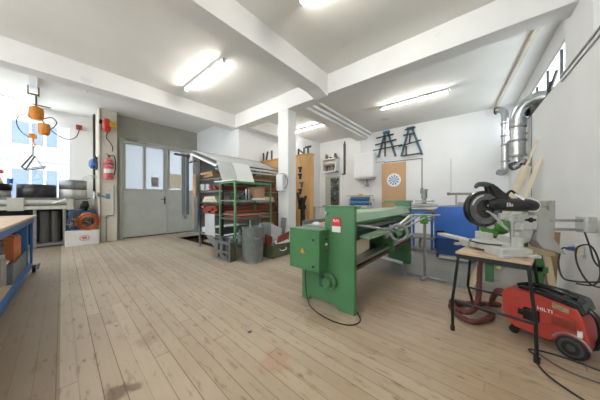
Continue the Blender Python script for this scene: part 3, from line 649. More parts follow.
solo('suction_hose', MB().tube(pts, hr, 12), maroon, 'maroon corrugated suction hose coiled on the floor under the saw stand', 'hose')
for i, p in enumerate(([(.33, 2.52, .01), (.28, 2.62, .01), (.45, 2.66, .01), (.7, 2.6, .01), (.92, 2.5, .01)], [(.3, 2.44, .009), (.35, 2.3, .009), (.5, 2.15, .009), (.75, 2.02, .009), (1.0, 1.95, .009)], [(.3, 2.6, .026), (.42, 2.45, .026), (.6, 2.42, .02), (.8, 2.48, .01), (.98, 2.42, .01)])):
    solo('floor_cable', MB().tube(p, .0065, 8, smoothn=8), [cable_m, cable_m, mat('grey_cable', (96, 92, 84), .5)][i],
         ['black cable on boards running behind the vacuum wheel toward the wall', 'black cable nearest the picture corner, sweeping from the stand foot', 'grey cable arching across the vacuum wheel front'][i], 'cable', 'cables on the boards by the vacuum')
solo('floor_pad', MB().lathe([(0, 0), (.17, 0), (.17, .006), (0, .006)], (.82, 2.62, .0), 28), mat('pad_grey', (84, 86, 92), .7), 'dark grey flat rubber pad lying on the floor behind the vacuum wheel', 'pad')

# ================================================================== STUFF BEHIND THE SAW
gs = thing('timber_trestle', 'pale timber and green painted trestle standing behind the black saw stand', 'trestle', (.28, 3.9, 0))
obj('beam', MB().box(-.02, .62, 3.82, 3.94, .6, .68), pale_wood, gs, bevel=.005)
obj('green_plate', MB().box(-.0, .56, 3.79, 3.82, .4, .47).box(-.0, .09, 3.79, 3.82, .18, .6).box(.42, .52, 3.79, 3.82, .1, .6), green_m, gs, bevel=.003)
for x, dx in ((.03, -.2), (.55, .07)):
    for dy in (-.12, .2): obj('leg', MB().bar((x, 3.86, .62), (x+dx, 3.86+dy, .005), .06, .05, up=(0, 1, 0)), pale_wood, gs)
bgd = thing('bench_grinder', 'bright green bench machine on the timber trestle behind the saw', 'machine', (.25, 3.9, .68))
obj('pedestal', MB().box(.12, .4, 3.8, 4.0, .68, .76), green_bright, bgd, bevel=.01)
obj('motor', MB().cyl((.1, 3.88, .9), (.36, 3.88, .9), .1, 28), green_bright, bgd, bevel=.01)
obj('gear_case', MB().prism([(-.03, .76), (.12, .78), (.16, .9), (.1, 1.04), (-.02, 1.02), (-.06, .9)], T(0, 3.8, 0), .14), green_bright, bgd, bevel=.012)
obj('switch_knob', MB().cyl((.05, 3.79, .9), (.06, 3.75, .91), .035), alu, bgd)
obj('handle', MB().cyl((.1, 3.76, 1.0), (.24, 3.7, .86), .014).cyl((.3, 3.8, .98), (.42, 3.76, 1.06), .012), alu, bgd)
obj('table_plate', MB().box(.0, .44, 3.74, 3.8, .76, .79), dark_steel, bgd)
for i, (x0, y0, x1, y1, z1, w, m, lab) in enumerate((
    (.02, 5.45, .67, 5.42, 2.26, .035, cream, 'thinnest and tallest pale plank leaning at the right wall beside the ducts'),
    (.0, 5.62, .57, 5.6, 1.86, .13, cream, 'wide pale plank leaning at the right wall, farthest left of the three'),
    (.18, 5.28, .69, 5.3, 1.93, .06, cream, 'mid width pale plank leaning at right wall, nearest the dust chute'))):
    solo('wood_plank', MB().bar((x0, y0, .02), (x1, y1, z1), .025, w, up=(1, 0, 0)), m, lab, 'plank', 'planks leaning at the right wall', bevel=.002)
for i, (x, y, h, lab) in enumerate(((.52, 3.95, .95, 'brown rough board standing behind the dust chute, left one'), (.6, 3.85, .88, 'brown rough board standing behind the dust chute, right one'))):
    solo('rough_board', MB().bar((x-.03, y-.02, .0), (x+.02, y, h), .08, .03, up=(0, 1, 0)), mat('rough_wood', (160, 132, 100), .8, var=.2, scale=6, stretch=(5, 5, .6)), lab, 'board', 'rough boards by the right wall', bevel=.002)

# ================================================================== DUCTS
def duct(pts, r, name, parent, m=galv, k=5):
    p = spline([Vector(q) for q in pts], k); n = len(p)
    o = obj(name, MB().tube(p, r, 20), m, parent); return o
d = thing('spiral_duct', 'thin galvanised spiral duct with an open bend at the top, left of the pair', 'duct', (.43, 8.3, 1.95))
duct([(.24, 8.42, 3.8), (.33, 8.37, 3.8), (.41, 8.32, 3.68), (.425, 8.3, 3.4)], .085, 'elbow', d)
obj('pipe', MB().cyl((.425, 8.3, 3.41), (.425, 8.3, 2.2), .085, 24), galv, d)
obj('open_mouth', MB().lathe([(.06, 0), (.1, 0), (.1, .03), (.06, .03)], (.25, 8.42, 3.8), 24, (-1, .4, .05)), dark_steel, d)
duct([(.425, 8.3, 2.25), (.42, 8.28, 2.08), (.36, 8.22, 2.0), (.28, 8.15, 2.02)], .08, 'lower_elbow', d)
for z in (2.3, 2.75, 3.0, 3.34): obj('coupling_ring', MB().lathe([(.085, 0), (.097, 0), (.097, .04), (.085, .04)], (.425, 8.3, z), 24), steel_dull, d)
d = thing('spiral_duct', 'wide galvanised duct bending over the right wall into the opening', 'duct', (.5, 6.2, 1.9))
duct([(.94, 5.98, 3.1), (.78, 6.04, 3.16), (.61, 6.13, 3.1), (.515, 6.19, 2.92), (.5, 6.2, 2.72)], .135, 'elbow', d, k=7)
obj('pipe', MB().cyl((.5, 6.2, 2.74), (.5, 6.2, 2.12), .12, 28), galv, d)
duct([(.5, 6.2, 2.16), (.49, 6.18, 1.98), (.42, 6.12, 1.92)], .085, 'lower_elbow', d)
for z in (2.12, 2.42, 2.7): obj('coupling_ring', MB().lathe([(.12, 0), (.135, 0), (.135, .035), (.12, .035)], (.5, 6.2, z), 28), steel_dull, d)
obj('wall_bracket', MB().box(.5, .64, 6.18, 6.24, 2.56, 2.59), steel_dull, d)
d = thing('duct_branch', 'dark flexible suction hose with valve hanging below the wide duct', 'hose', (.5, 5.9, 1.3))
obj('hose', MB().tube([(.52, 6.08, 2.0), (.55, 6.0, 1.9), (.53, 5.95, 1.7), (.46, 5.9, 1.45), (.44, 5.85, 1.2)], .022, 10, smoothn=6), black_r, d)
obj('valve', MB().cyl((.52, 6.1, 1.94), (.62, 6.04, 2.0), .06, 20).cyl((.55, 5.98, 1.82), (.6, 6.0, 1.9), .04, 16).cyl((.44, 6.05, 1.88), (.5, 6.04, 1.92), .05, 16), steel_dull, d)
solo('guide_wire', MB().cyl((.66, 5.9, 1.2), (.66, 5.9, 2.86), .004, 6), dark_steel, 'thin wire hanging down the right wall beside the ducts', 'wire')
mbx = MB()
for i in range(4): mbx.bar((.75+.03*i, 5.0+i*.42, 2.9), (.85, 5.15+i*.42, 3.25), .03)
mbx.bar((.8, 4.9, 2.92), (.64, 6.8, 2.92), .035).box(.66, .78, 6.0, 6.2, 2.88, 3.06)
solo('roof_bracket', mbx, dark_steel, 'dark steel bracket row lying on top of the right wall ledge', 'bracket')

# ================================================================== BACK WALL
Yb = 8.65
def a_frame(x0, xt, x1, z0, zt, label, bars):
    t = thing('a_frame_rack', label, 'rack', ((x0+x1)/2, Yb-.1, z0), group='blue A-frame racks high on the back wall')
    obj('side_rail', MB().bar((x0, Yb-.06, z0), (xt-.05, Yb-.06, zt), .07, .05, up=(0, 1, 0)), blue_ladder, t)
    obj('side_rail', MB().bar((x1, Yb-.06, z0-.03), (xt+.05, Yb-.06, zt), .07, .05, up=(0, 1, 0)), blue_ladder, t)
    obj('head_plate', MB().box(xt-.12, xt+.12, Yb-.1, Yb-.02, zt-.06, zt+.04), blue_ladder, t)
    for (bx0, bz0, bx1, bz1) in bars: obj('cross_arm', MB().bar((bx0, Yb-.12, bz0), (bx1, Yb-.12, bz1), .045), dark_steel, t)
    return t
a_frame(-3.22, -2.9, -2.56, 2.92, 3.86, 'blue A-frame rack on the back wall, directly right of the boiler', [(-3.27, 3.68, -2.62, 3.72), (-3.32, 3.42, -2.52, 3.5), (-2.93, 3.7, -2.93, 2.92)])
a_frame(-2.36, -2.05, -1.68, 2.86, 3.84, 'blue A-frame rack on the back wall with a double head, farther right', [(-2.22, 3.8, -1.88, 3.82), (-2.28, 3.6, -1.9, 3.62), (-2.05, 3.6, -2.07, 3.3), (-2.18, 3.2, -2.18, 2.86), (-2.3, 2.86, -1.7, 2.88)])
solo('stored_rod', MB().cyl((-3.38, Yb-.18, 3.2), (-2.3, Yb-.18, 3.26), .022, 8), dark_steel, 'dark rod resting across the lower arms of the left A-frame rack', 'rod', 'rods stored on the wall racks')
solo('stored_rod', MB().cyl((-2.42, Yb-.2, 3.2), (-1.68, Yb-.2, 3.32), .022, 8), dark_steel, 'dark rod resting across the middle of the right A-frame rack', 'rod', 'rods stored on the wall racks')
bo = thing('wall_boiler', 'white rectangular wall boiler mounted between hanging pipe and chipboard door', 'boiler', (-3.7, Yb, 2.1))
obj('casing', MB().box(-4.12, -3.3, Yb-.35, Yb, 2.14, 3.1), white_e, bo, bevel=.025)
obj('base_tray', MB().box(-4.08, -3.34, Yb-.33, Yb-.02, 2.08, 2.14), panel_grey, bo, bevel=.01)
obj('valve', MB().cyl((-3.66, Yb-.15, 2.08), (-3.66, Yb-.15, 1.85), .03).box(-3.72, -3.6, Yb-.2, Yb-.1, 1.8, 1.88), steel_dull, bo)
obj('flue_pipe', MB().cyl((-3.98, Yb-.1, 3.1), (-3.98, Yb-.1, 3.74), .02), white_e, bo)
obj('conduit', MB().box(-3.3, -2.98, Yb-.02, Yb, 2.74, 2.76), steel_dull, bo)
pr = thing('hanging_rail', 'long dark steel rail hanging upright on the back wall left of the boiler', 'rail', (-4.7, Yb, 2.4))
obj('rail', MB().box(-4.76, -4.68, Yb-.06, Yb, 2.4, 3.72), dark_steel, pr)
obj('hook', MB().box(-4.9, -4.68, Yb-.05, Yb-.01, 2.37, 2.42).cyl((-4.72, Yb-.04, 3.7), (-4.7, Yb-.04, 3.82), .03), dark_steel, pr)
shf = thing('wall_shelf', 'small white wall shelf box crammed with tools above the glazed door', 'shelf', (-5.3, Yb, 2.48))
obj('carcass', MB().box(-5.7, -4.98, Yb-.03, Yb, 2.5, 3.1).box(-5.7, -5.66, Yb-.35, Yb-.03, 2.5, 3.1).box(-5.02, -4.98, Yb-.35, Yb-.03, 2.5, 3.1).box(-5.7, -4.98, Yb-.35, Yb-.03, 2.5, 2.54).box(-5.7, -4.98, Yb-.35, Yb-.03, 3.06, 3.1), white_e, shf, bevel=.004)
for k, (x, z, c) in enumerate(((-5.58, 3.1, rust_m), (-5.12, 3.1, rust_m), (-5.35, 3.1, dark_steel))):
    solo('metal_can', MB().lathe([(0, 0), (.07, 0), (.07, .14), (.05, .18), (.05, .24), (0, .24)] if k < 2 else [(0, 0), (.05, 0), (.05, .1), (0, .1)], (x, Yb-.15, z+.001), 14), c,
         ['rusty can on top of the white wall shelf, left end', 'rusty can on top of the white wall shelf, right end', 'short dark can on top of the white wall shelf, middle'][k], 'can', 'cans on the white wall shelf')
solo('folded_board', MB().box(-5.6, -5.08, Yb-.3, Yb-.05, 2.86, 2.98), cream, 'cream block lying in the upper half of the white wall shelf', 'block', bevel=.004)
for k in range(6):
    x = -5.58+k*.1
    solo('hand_tool', MB().cyl((x, Yb-.2, 2.545), (x+.03*((-1)**k), Yb-.2, 2.78), .022, 8).box(x-.035, x+.035, Yb-.24, Yb-.16, 2.74, 2.8), [rust_m, dark_steel, red_dk, steel, rust_m, dark_steel][k],
         ['rusty', 'dark', 'red brown', 'bright steel', 'rusty', 'dark'][k]+' hand tool in the white wall shelf, '+['first', 'second', 'third', 'fourth', 'fifth', 'last'][k]+' from the left', 'tool', 'tools in the white wall shelf')
solo('conduit_run', MB().box(-3.0, -1.68, Yb-.025, Yb-.002, 2.7, 2.72).box(-1.7, -1.68, Yb-.025, Yb-.002, 1.3, 2.7), dark_steel, 'thin conduit over the chipboard door turning down the back wall', 'conduit')
solo('wall_switch', MB().box(-1.73, -1.65, Yb-.08, Yb-.026, 1.48, 1.66), black_p, 'dark switch box on the conduit right of the chipboard door', 'switch', bevel=.01)
solo('conduit_run', MB().box(-.86, -.84, Yb-.02, Yb, 1.4, 2.6), panel_grey, 'faint white conduit straight down the back wall above the drill motor', 'conduit')
# papers on the side wall
for k, (y0, y1, z0, z1, lab) in enumerate(((6.5, 7.0, 1.3, 1.75, 'lower left printed sheet on side wall behind the plywood cupboard'), (6.5, 7.0, 1.85, 2.4, 'upper left printed sheet on side wall behind the plywood cupboard'),
                                           (7.15, 7.75, 1.3, 1.8, 'lower right printed sheet on side wall near the glazed door'), (7.15, 7.75, 1.95, 2.5, 'upper right printed sheet on side wall near the glazed door'))):
    solo('wall_paper_sheet', MB().box(-6.05, -6.045, y0, y1, z0, z1), paper, lab, 'paper', 'printed sheets on the side wall')
# blue roller machine at the back
rm = thing('roller_machine', 'small rolling machine with blue cylinders in front of the back wall', 'machine', (-3.6, 7.8, 0))
obj('stand', MB().box(-4.05, -3.9, 7.7, 7.95, 0, 1.3).box(-3.3, -3.12, 7.7, 7.95, 0, 1.3).box(-3.9, -3.3, 7.75, 7.9, .3, .5), panel_grey, rm, bevel=.01)
obj('roller', MB().cyl((-3.95, 7.72, 1.3), (-3.2, 7.72, 1.3), .07), steel_blue, rm)
obj('roller', MB().cyl((-3.95, 7.72, 1.14), (-3.2, 7.72, 1.14), .09), steel_blue, rm)
obj('top_bar', MB().box(-4.1, -3.1, 7.66, 7.8, 1.38, 1.43), pale_wood, rm, bevel=.004)
obj('gear_cover', MB().cyl((-3.16, 7.7, 1.2), (-3.08, 7.7, 1.2), .13), alu, rm)
solo('long_bench', MB().box(-5.6, -3.9, 7.0, 7.5, .96, 1.0).box(-5.55, -5.45, 7.05, 7.45, 0, .96).box(-4.05, -3.95, 7.05, 7.45, 0, .96), panel_grey, 'pale grey bench before the glazed back door', 'bench', bevel=.004)
solo('orange_lid', MB().cyl((-3.55, 7.73, 1.431), (-3.55, 7.73, 1.47), .07), yellow_p, 'small yellow lid on the bar of the blue rolling machine', 'lid')

# ================================================================== PLYWOOD CUPBOARD + LETTERS
cu = thing('plywood_cupboard', 'tall shallow plywood cupboard standing behind the white column', 'cupboard', (-5, 5.1, 0))
obj('body', MB().box(-6.03, -3.87, 5.02, 5.22, 0, 2.58), ply, cu, bevel=.004)
obj('door_panel', MB().box(-6.02, -5.0, 5.0, 5.02, .05, 2.5), ply, cu, bevel=.003)
obj('door_panel', MB().box(-4.98, -3.9, 5.0, 5.02, .05, 2.5), ply, cu, bevel=.003)
obj('cornice', MB().box(-6.04, -3.85, 4.98, 5.24, 2.58, 2.61), ply, cu, bevel=.003)
def letter(segs, x, lab):
    mb = MB()
    for (a, b, c, d) in segs: mb.bar((x+a, 5.08, 2.612+b), (x+c, 5.08, 2.612+d), .05, .035, up=(0, 1, 0))
    solo('metal_letter', mb, mat('letter_metal', (72, 74, 74), .4, .4), lab, 'letter', 'metal letters on the plywood cupboard')
letter([(0, 0, 0, .3)], -5.98, 'leftmost upright metal letter stroke on the plywood cupboard')
letter([(-.06, .0, .02, .32)], -5.78, 'slanting metal letter on the plywood cupboard, second from left')
letter([(0, 0, 0, .32)], -5.55, 'straight metal letter I on the plywood cupboard, third from left')
letter([(-.12, 0, 0, .32), (.12, 0, 0, .32), (-.05, .1, .05, .1)], -5.08, 'metal letter A on the plywood cupboard left of the column')
letter([(0, 0, 0, .32)], -4.8, 'metal letter stroke just left of the white column')
letter([(-.1, 0, -.1, .2), (-.1, .19, .12, .02), (.12, 0, .12, .2)], -4.25, 'metal letter N on the plywood cupboard right of the column')
letter([(0, 0, 0, .2), (-.11, .2, .11, .2)], -3.98, 'metal letter T at the right end of the plywood cupboard')
cl = thing('clamp_stand', 'dark iron clamp stand in front of the plywood cupboard', 'clamp', (-3.7, 4.6, 0))
obj('post', MB().bar((-3.75, 4.55, 0), (-3.75, 4.55, 1.3), .09), black_m, cl)
obj('jaw', MB().bar((-3.8, 4.5, 1.05), (-3.88, 4.5, 1.45), .05).bar((-3.7, 4.5, 1.1), (-3.6, 4.5, 1.36), .05).box(-3.84, -3.64, 4.47, 4.56, 1.0, 1.12), black_m, cl)
for k, (x, z) in enumerate(((-4.2, 2.15), (-4.2, 1.95), (-4.15, 1.7), (-4.2, 1.5), (-4.1, 1.25))):
    solo('hanging_tool', MB().bar((x, 4.97, z-.08), (x+.02, 4.97, z+.08), .05, .04).box(x-.06, x+.06, 4.94, 4.99, z+.03, z+.08), [black_m, black_m, zinc_dark, dark_steel, black_m][k],
         'dark tool hanging on the plywood cupboard beside the column, '+['topmost', 'second from top', 'middle', 'second from bottom', 'lowest'][k], 'tool', 'tools on the plywood cupboard')

# column box with coiled cable
cbx = thing('column_switch_box', 'white switch box with coiled cable on the column', 'switch box', (-4.0, 3.9, 1.5))
obj('box', MB().box(-4.06, -3.84, 3.86, 4.0, 1.48, 1.9), white_e, cbx, bevel=.012)
obj('cable_coil', MB().tube([(-3.92+.2*math.cos(a), 3.93, 1.72+.2*math.sin(a)) for a in [2*math.pi*k/30 for k in range(30)]], .012, 8, closed=True).tube([(-3.92+.17*math.cos(a), 3.95, 1.7+.18*math.sin(a)) for a in [2*math.pi*k/30 for k in range(30)]], .01, 8, closed=True), steel_dull, cbx)

# ================================================================== SHEET RACK (lean-to top) behind the green shelf
rk = thing('sheet_rack', 'large grey lean-to rack stuffed with sheets and profiles behind green shelf', 'rack', (-5.35, 3.7, 0))
for x, zt in ((-5.92, 2.44), (-4.8, 2.0)):
    for y in (2.8, 4.65):
        obj('post', MB().bar((x, y, 0), (x, y, zt), .05).box(x-.09, x+.09, y-.07, y+.07, 0, .012), steel_dull if zt > 2.2 else dark_steel, rk)
for z in (.38, .9, 1.2, 1.48, 1.8):
    obj('shelf_level', MB().box(-5.95, -4.77, 2.77, 2.81, z-.03, z).box(-5.95, -4.77, 4.6, 4.64, z-.03, z).box(-5.95, -4.77, 3.7, 3.74, z-.03, z).box(-4.82, -4.78, 2.78, 4.64, z-.03, z), steel_dull, rk)
obj('sloping_top', MB().bar((-5.98, 2.6, 2.47), (-4.72, 2.6, 2.04), .04, .05).bar((-5.98, 4.78, 2.47), (-4.72, 4.78, 2.0), .04, .05).bar((-4.7, 2.58, 2.06), (-4.7, 4.8, 2.06), .04, .05).bar((-4.7, 2.58, 1.97), (-4.7, 4.8, 1.97), .05, .03), white_e, rk, bevel=.003)
obj('end_flap', MB().bar((-5.97, 2.57, 2.47), (-5.9, 2.57, 2.28), .05, .05), white_e, rk)
obj('crank_rod', MB().cyl((-6.02, 2.55, 2.42), (-6.45, 2.35, 2.5), .028).cyl((-5.96, 2.58, 2.4), (-6.06, 2.53, 2.43), .05), dark_steel, rk)
for k, (dz, m, lab) in enumerate(((.03, zinc, 'grey metal sheet lying lowest on the sloping rack top'), (.06, zinc_dark, 'darker metal sheet lying between the two others on the sloping rack top'), (.09, panel_grey, 'pale metal sheet lying uppermost on the sloping rack top'))):
    solo('metal_sheet', MB().bar((-5.96, 2.62+.02*k, 2.485+dz), (-4.74+.03*k, 2.62+.02*k, 2.055+dz), .001, .008).add(
        [(-5.96, 2.62, 2.47+dz), (-4.74+.03*k, 2.62, 2.04+dz), (-4.74+.03*k, 4.76, 2.02+dz), (-5.96, 4.76, 2.47+dz), (-5.96, 2.62, 2.478+dz), (-4.74+.03*k, 2.62, 2.048+dz), (-4.74+.03*k, 4.76, 2.028+dz), (-5.96, 4.76, 2.478+dz)],
        [(0, 3, 2, 1), (4, 5, 6, 7), (0, 1, 5, 4), (1, 2, 6, 5), (2, 3, 7, 6), (3, 0, 4, 7)]), m, lab, 'sheet', 'sheets on the sloping rack top')
solo('upright_sheet', MB().box(-6.035, -6.02, 2.65, 4.95, .5, 2.6), panel_grey, 'big pale grey sheet standing upright along the wall side of the rack', 'sheet')
# sheets and strips upright at the near end, left
for k, (x, y, z0, z1, w, m, lab) in enumerate(((-6.62, 2.66, .85, 2.6, .1, zinc, 'outermost tall zinc strip hanging at the left end of the rack'), (-6.5, 2.64, .8, 2.58, .08, steel, 'bright steel tall strip beside the outermost one at the rack end'),
    (-6.38, 2.62, .72, 2.5, .09, zinc, 'third tall zinc strip from the left at the rack end'), (-6.24, 2.62, .85, 2.46, .06, zinc_dark, 'tall dark strip right beside the rack end post'))):
    solo('metal_strip', MB().box(x-w/2, x+w/2, y-.01, y+.01, z0, z1).box(x-w/2, x-w/2+.01, y-.04, y-.01, z0, z1), m, lab, 'strip', 'tall metal strips hanging at the rack end')
solo('strip_hanger', MB().bar((-6.68, 2.69, 2.3), (-5.96, 2.69, 2.3), .03), dark_steel, 'dark bar at the rack end the tall strips hang from', 'bar')
solo('tall_board', MB().box(-5.99, -5.84, 2.63, 2.66, .62, 1.92), flesh_box, 'tall tan board standing at the near end of the rack', 'board', bevel=.002)
solo('grey_board', MB().box(-5.82, -5.63, 2.59, 2.62, .42, 1.34), zinc_dark, 'blue grey board standing in front of the tan board at the rack end', 'board', bevel=.003)
solo('white_board', MB().box(-5.26, -4.8, 2.6, 2.62, .4, .92), panel_grey, 'square white panel standing low at the near end of the rack', 'board', bevel=.002)
def bundle(x0, x1, z0, z1, n, rows, m, names, lab, y0=2.7, y1=4.58):
    dx = (x1-x0)/n; dz = (z1-z0)/rows
    for r_ in range(rows):
        for i in range(n):
            e = random.uniform(-.06, .05)
            solo(names, MB().box(x0+i*dx+.004, x0+(i+1)*dx-.004, y0+e, y1+e, z0+r_*dz, z0+(r_+1)*dz-.004), m, lab, names.split('_')[-1], lab+' bundle', bevel=.003)
bundle(-5.55, -4.85, .932, 1.11, 4, 3, red_dk, 'roof_profile', 'long red brown metal profile lying in the middle level of the rack')
bundle(-5.2, -4.85, 1.502, 1.6, 3, 2, red_dk, 'gutter_profile', 'short red brown profile lying in the upper level of the rack')
bundle(-5.6, -4.85, 1.202, 1.34, 2, 2, cream, 'insulation_board', 'white insulation board lying above the red brown profiles')
bundle(-5.6, -5.0, 1.822, 1.95, 2, 2, flesh_box, 'cover_board', 'tan board lying on the topmost level of the rack')
bundle(-5.65, -5.3, 1.502, 1.66, 2, 1, panel_grey, 'storage_box', 'pale box on the upper level of the rack beside the red brown profiles', y1=3.3)
bundle(-5.6, -4.9, .402, .5, 3, 1, zinc_dark, 'edge_profile', 'dark grey profile lying on the lowest rack level', y0=2.85)

# ================================================================== GREEN SHELF
gx0, gx1, gy0, gy1 = -4.56, -3.98, 2.6, 3.6
sh = thing('green_shelf', 'green steel shelf loaded with metal pieces in front of the sheet rack', 'shelf', ((gx0+gx1)/2, 3.1, 0))
for x in (gx0, gx1):
    for y in (gy0, gy1):
        obj('post', MB().box(x-.025, x+.025, y-.003, y+.003, 0, 1.66).box(x+(.019 if x == gx1 else -.025), x+(.025 if x == gx1 else -.019), y-.03 if y == gy1 else y, y if y == gy1 else y+.03, 0, 1.66), green_shelf, sh)
for z in (.3, .86, 1.25, 1.65):
    obj('shelf_board', MB().box(gx0, gx1, gy0, gy1, z-.03, z) if z < 1.6 else MB().box(gx0, gx1, gy0, gy0+.03, z-.04, z).box(gx0, gx1, gy1-.03, gy1, z-.04, z).box(gx1-.03, gx1, gy0, gy1, z-.04, z).box(gx0, gx0+.03, gy0, gy1, z-.04, z).box(gx0+.03, gx1-.03, gy0+.03, gy1-.03, z-.01, z-.002), steel if z < 1.6 else green_shelf, sh)
for k, (y0, y1, lab) in enumerate(((2.6, 2.98, 'pale grey sheet leaning on top of the green shelf, nearer the door'), (3.0, 3.46, 'pale sheet leaning on top of the green shelf, nearer the column'))):
    solo('leaning_sheet', MB().add([(-4.48, y0+.02, 1.655), (-4.48, y1+.06, 1.655), (-4.66, y1, 2.14), (-4.66, y0-.03, 2.14), (-4.47, y0+.02, 1.655), (-4.47, y1+.06, 1.655), (-4.65, y1, 2.145), (-4.65, y0-.03, 2.145)],
        [(0, 1, 2, 3), (4, 7, 6, 5), (0, 4, 5, 1), (1, 5, 6, 2), (2, 6, 7, 3), (3, 7, 4, 0)]), panel_grey if k == 0 else white_e, lab, 'sheet', 'sheets leaning on the green shelf')
solo('top_plank', MB().box(-4.75, -4.0, 2.57, 2.75, 1.655, 1.68), white_e, 'white narrow plank lying across the near end of the green shelf top', 'plank', bevel=.003)
solo('tan_box', MB().box(-4.35, -4.08, 3.22, 3.5, 1.3, 1.56), flesh_box, 'tan cardboard box on the upper level of the green shelf', 'box', bevel=.005)
solo('white_tray', MB().box(-4.3, -4.0, 3.15, 3.45, 1.252, 1.29), white_e, 'white flat tray under the tan box on the green shelf', 'tray', bevel=.003)
cnt = 0
for (z, col, nm, cat, hh, grp, labs) in (
    (1.252, [black_m, dark_steel, green_dark, black_m, zinc_dark], 'machine_part', 'part', (.08, .28), 'machine parts on the upper green shelf level', 'dark machine part on the upper level of the green shelf'),
    (.862, [copper, red_dk, copper, zinc, red_dk, copper], 'copper_offcut', 'offcut', (.01, .03), 'copper offcuts on the middle green shelf level', 'flat copper coloured offcut on the middle level of the green shelf'),
    (.302, [dark_steel, zinc, black_m, zinc_dark, green_crate], 'scrap_part', 'scrap', (.1, .3), 'scrap parts on the lowest green shelf level', 'dark scrap metal part on the lowest level of the green shelf')):
    zz = z
    for k, c in enumerate(col):
        h = random.uniform(*hh)
        if nm == 'copper_offcut':
            y0 = 2.62+random.uniform(0, .1); y1 = 3.58-random.uniform(0, .3)
            mb = MB().add([(gx0+.05, y0, zz), (gx1-.03, y0, zz), (gx1-.03-random.uniform(0, .1), y1, zz), (gx0+.05, y1, zz), (gx0+.05, y0, zz+h), (gx1-.03, y0, zz+h), (gx1-.08, y1, zz+h), (gx0+.05, y1, zz+h)],
                [(0, 1, 2, 3), (4, 7, 6, 5), (0, 4, 5, 1), (1, 5, 6, 2), (2, 6, 7, 3), (3, 7, 4, 0)]); zz += h+.004
        else:
            y = 2.7+k*(.11 if z > 1 else .19); x = -4.2+random.uniform(-.1, .08)
            mb = MB().box(x-.06, x+.06, y-.04, y+.04, zz, zz+h*.6).cyl((x, y, zz+h*.6), (x, y, zz+h), .03, 10)
        solo(nm, mb, c, labs, cat, grp, bevel=.002)
for k in range(2):
    solo('upright_tube', MB().cyl((-4.1, 2.98+.07*k, 1.252), (-4.1, 2.98+.07*k, 1.5), .016, 10), steel, ['thin bright tube standing on the upper green shelf level, nearer the door', 'thin bright tube standing on the upper green shelf level, nearer the column'][k], 'tube')
solo('ramp_plank', MB().bar((-4.02, 2.47, .0), (-4.9, 2.53, .42), .12, .02), zinc, 'grey strip leaning from floor against the foot of the green shelf', 'strip')
tc = thing('tool_crate', 'grey open crate of metal pieces under the near end of the green shelf', 'crate', (-4.15, 2.42, 0))
mb = MB().box(-4.4, -3.9, 2.56, 2.575, .03, .38).box(-3.92, -3.9, 2.46, 2.56, .03, .38).box(-4.4, -4.38, 2.46, 2.56, .03, .38).box(-4.4, -3.9, 2.44, 2.575, 0, .03)
obj('wall', mb, green_crate, tc)
obj('rim', MB().box(-4.42, -3.88, 2.42, 2.44, .34, .4).box(-4.42, -3.88, 2.42, 2.44, .16, .2).box(-4.42, -3.88, 2.42, 2.44, 0, .04), steel_dull, tc)
for k in range(4):
    x = -4.33+.11*k
    solo('loose_bracket', MB().box(x, x+.07, 2.47, 2.54, .035, .42+.03*(k % 2)).box(x-.01, x+.02, 2.47, 2.55, .38, .46), [zinc, dark_steel, zinc_dark, steel_dull][k], ['zinc', 'dark', 'blue grey', 'dull steel'][k]+' bracket standing in the grey crate under the green shelf', 'bracket', 'brackets in the grey crate')

# ================================================================== TRASH CAN
tx, ty = -3.63, 2.81
tcan = thing('trash_can', 'battered grey metal dustbin standing before the green shelf', 'bin', (tx, ty, 0))
prof = [(0, .02), (.178, .02), (.185, 0), (.19, .02)]+[(.19+.03*z/.7+(.006 if i % 2 else 0), z) for i, z in enumerate([.05, .1, .2, .24, .4, .44, .6, .64])]+[(.222, .68), (.232, .69), (.232, .705), (.22, .705), (.21, .66), (.18, .05), (0, .05)]
cbm = MB().lathe(prof, (0, 0, 0), 36)
for vv in cbm.bm.verts:
    a = math.atan2(vv.co.y, vv.co.x); k = 1+.03*math.sin(3*a+vv.co.z*5)+.02*math.sin(7*a-vv.co.z*9)
    vv.co.x *= k; vv.co.y *= k
obj('body', cbm, trash_m, tcan, local=True)
obj('handle', MB().tube([(.2, -.12, .52), (.25, -.13, .5), (.27, -.06, .5), (.23, -.02, .52)], .008, 8, smoothn=4), steel, tcan, local=True)
obj('handle', MB().tube([(-.21, -.1, .52), (-.25, -.1, .5), (-.27, -.02, .5), (-.22, .02, .52)], .008, 8, smoothn=4), steel, tcan, local=True)
obj('foot_ring', MB().lathe([(.19, 0), (.205, 0), (.205, .03), (.19, .03)], (0, 0, 0), 36), steel_dull, tcan, local=True)
solo('bin_scrap', MB().bar((tx-.1, ty, .1), (tx-.17, ty+.05, .82), .06, .01).bar((tx+.02, ty+.05, .1), (tx+.12, ty+.1, .78), .08, .008), zinc, 'zinc offcuts poking out of the grey dustbin', 'scrap', )

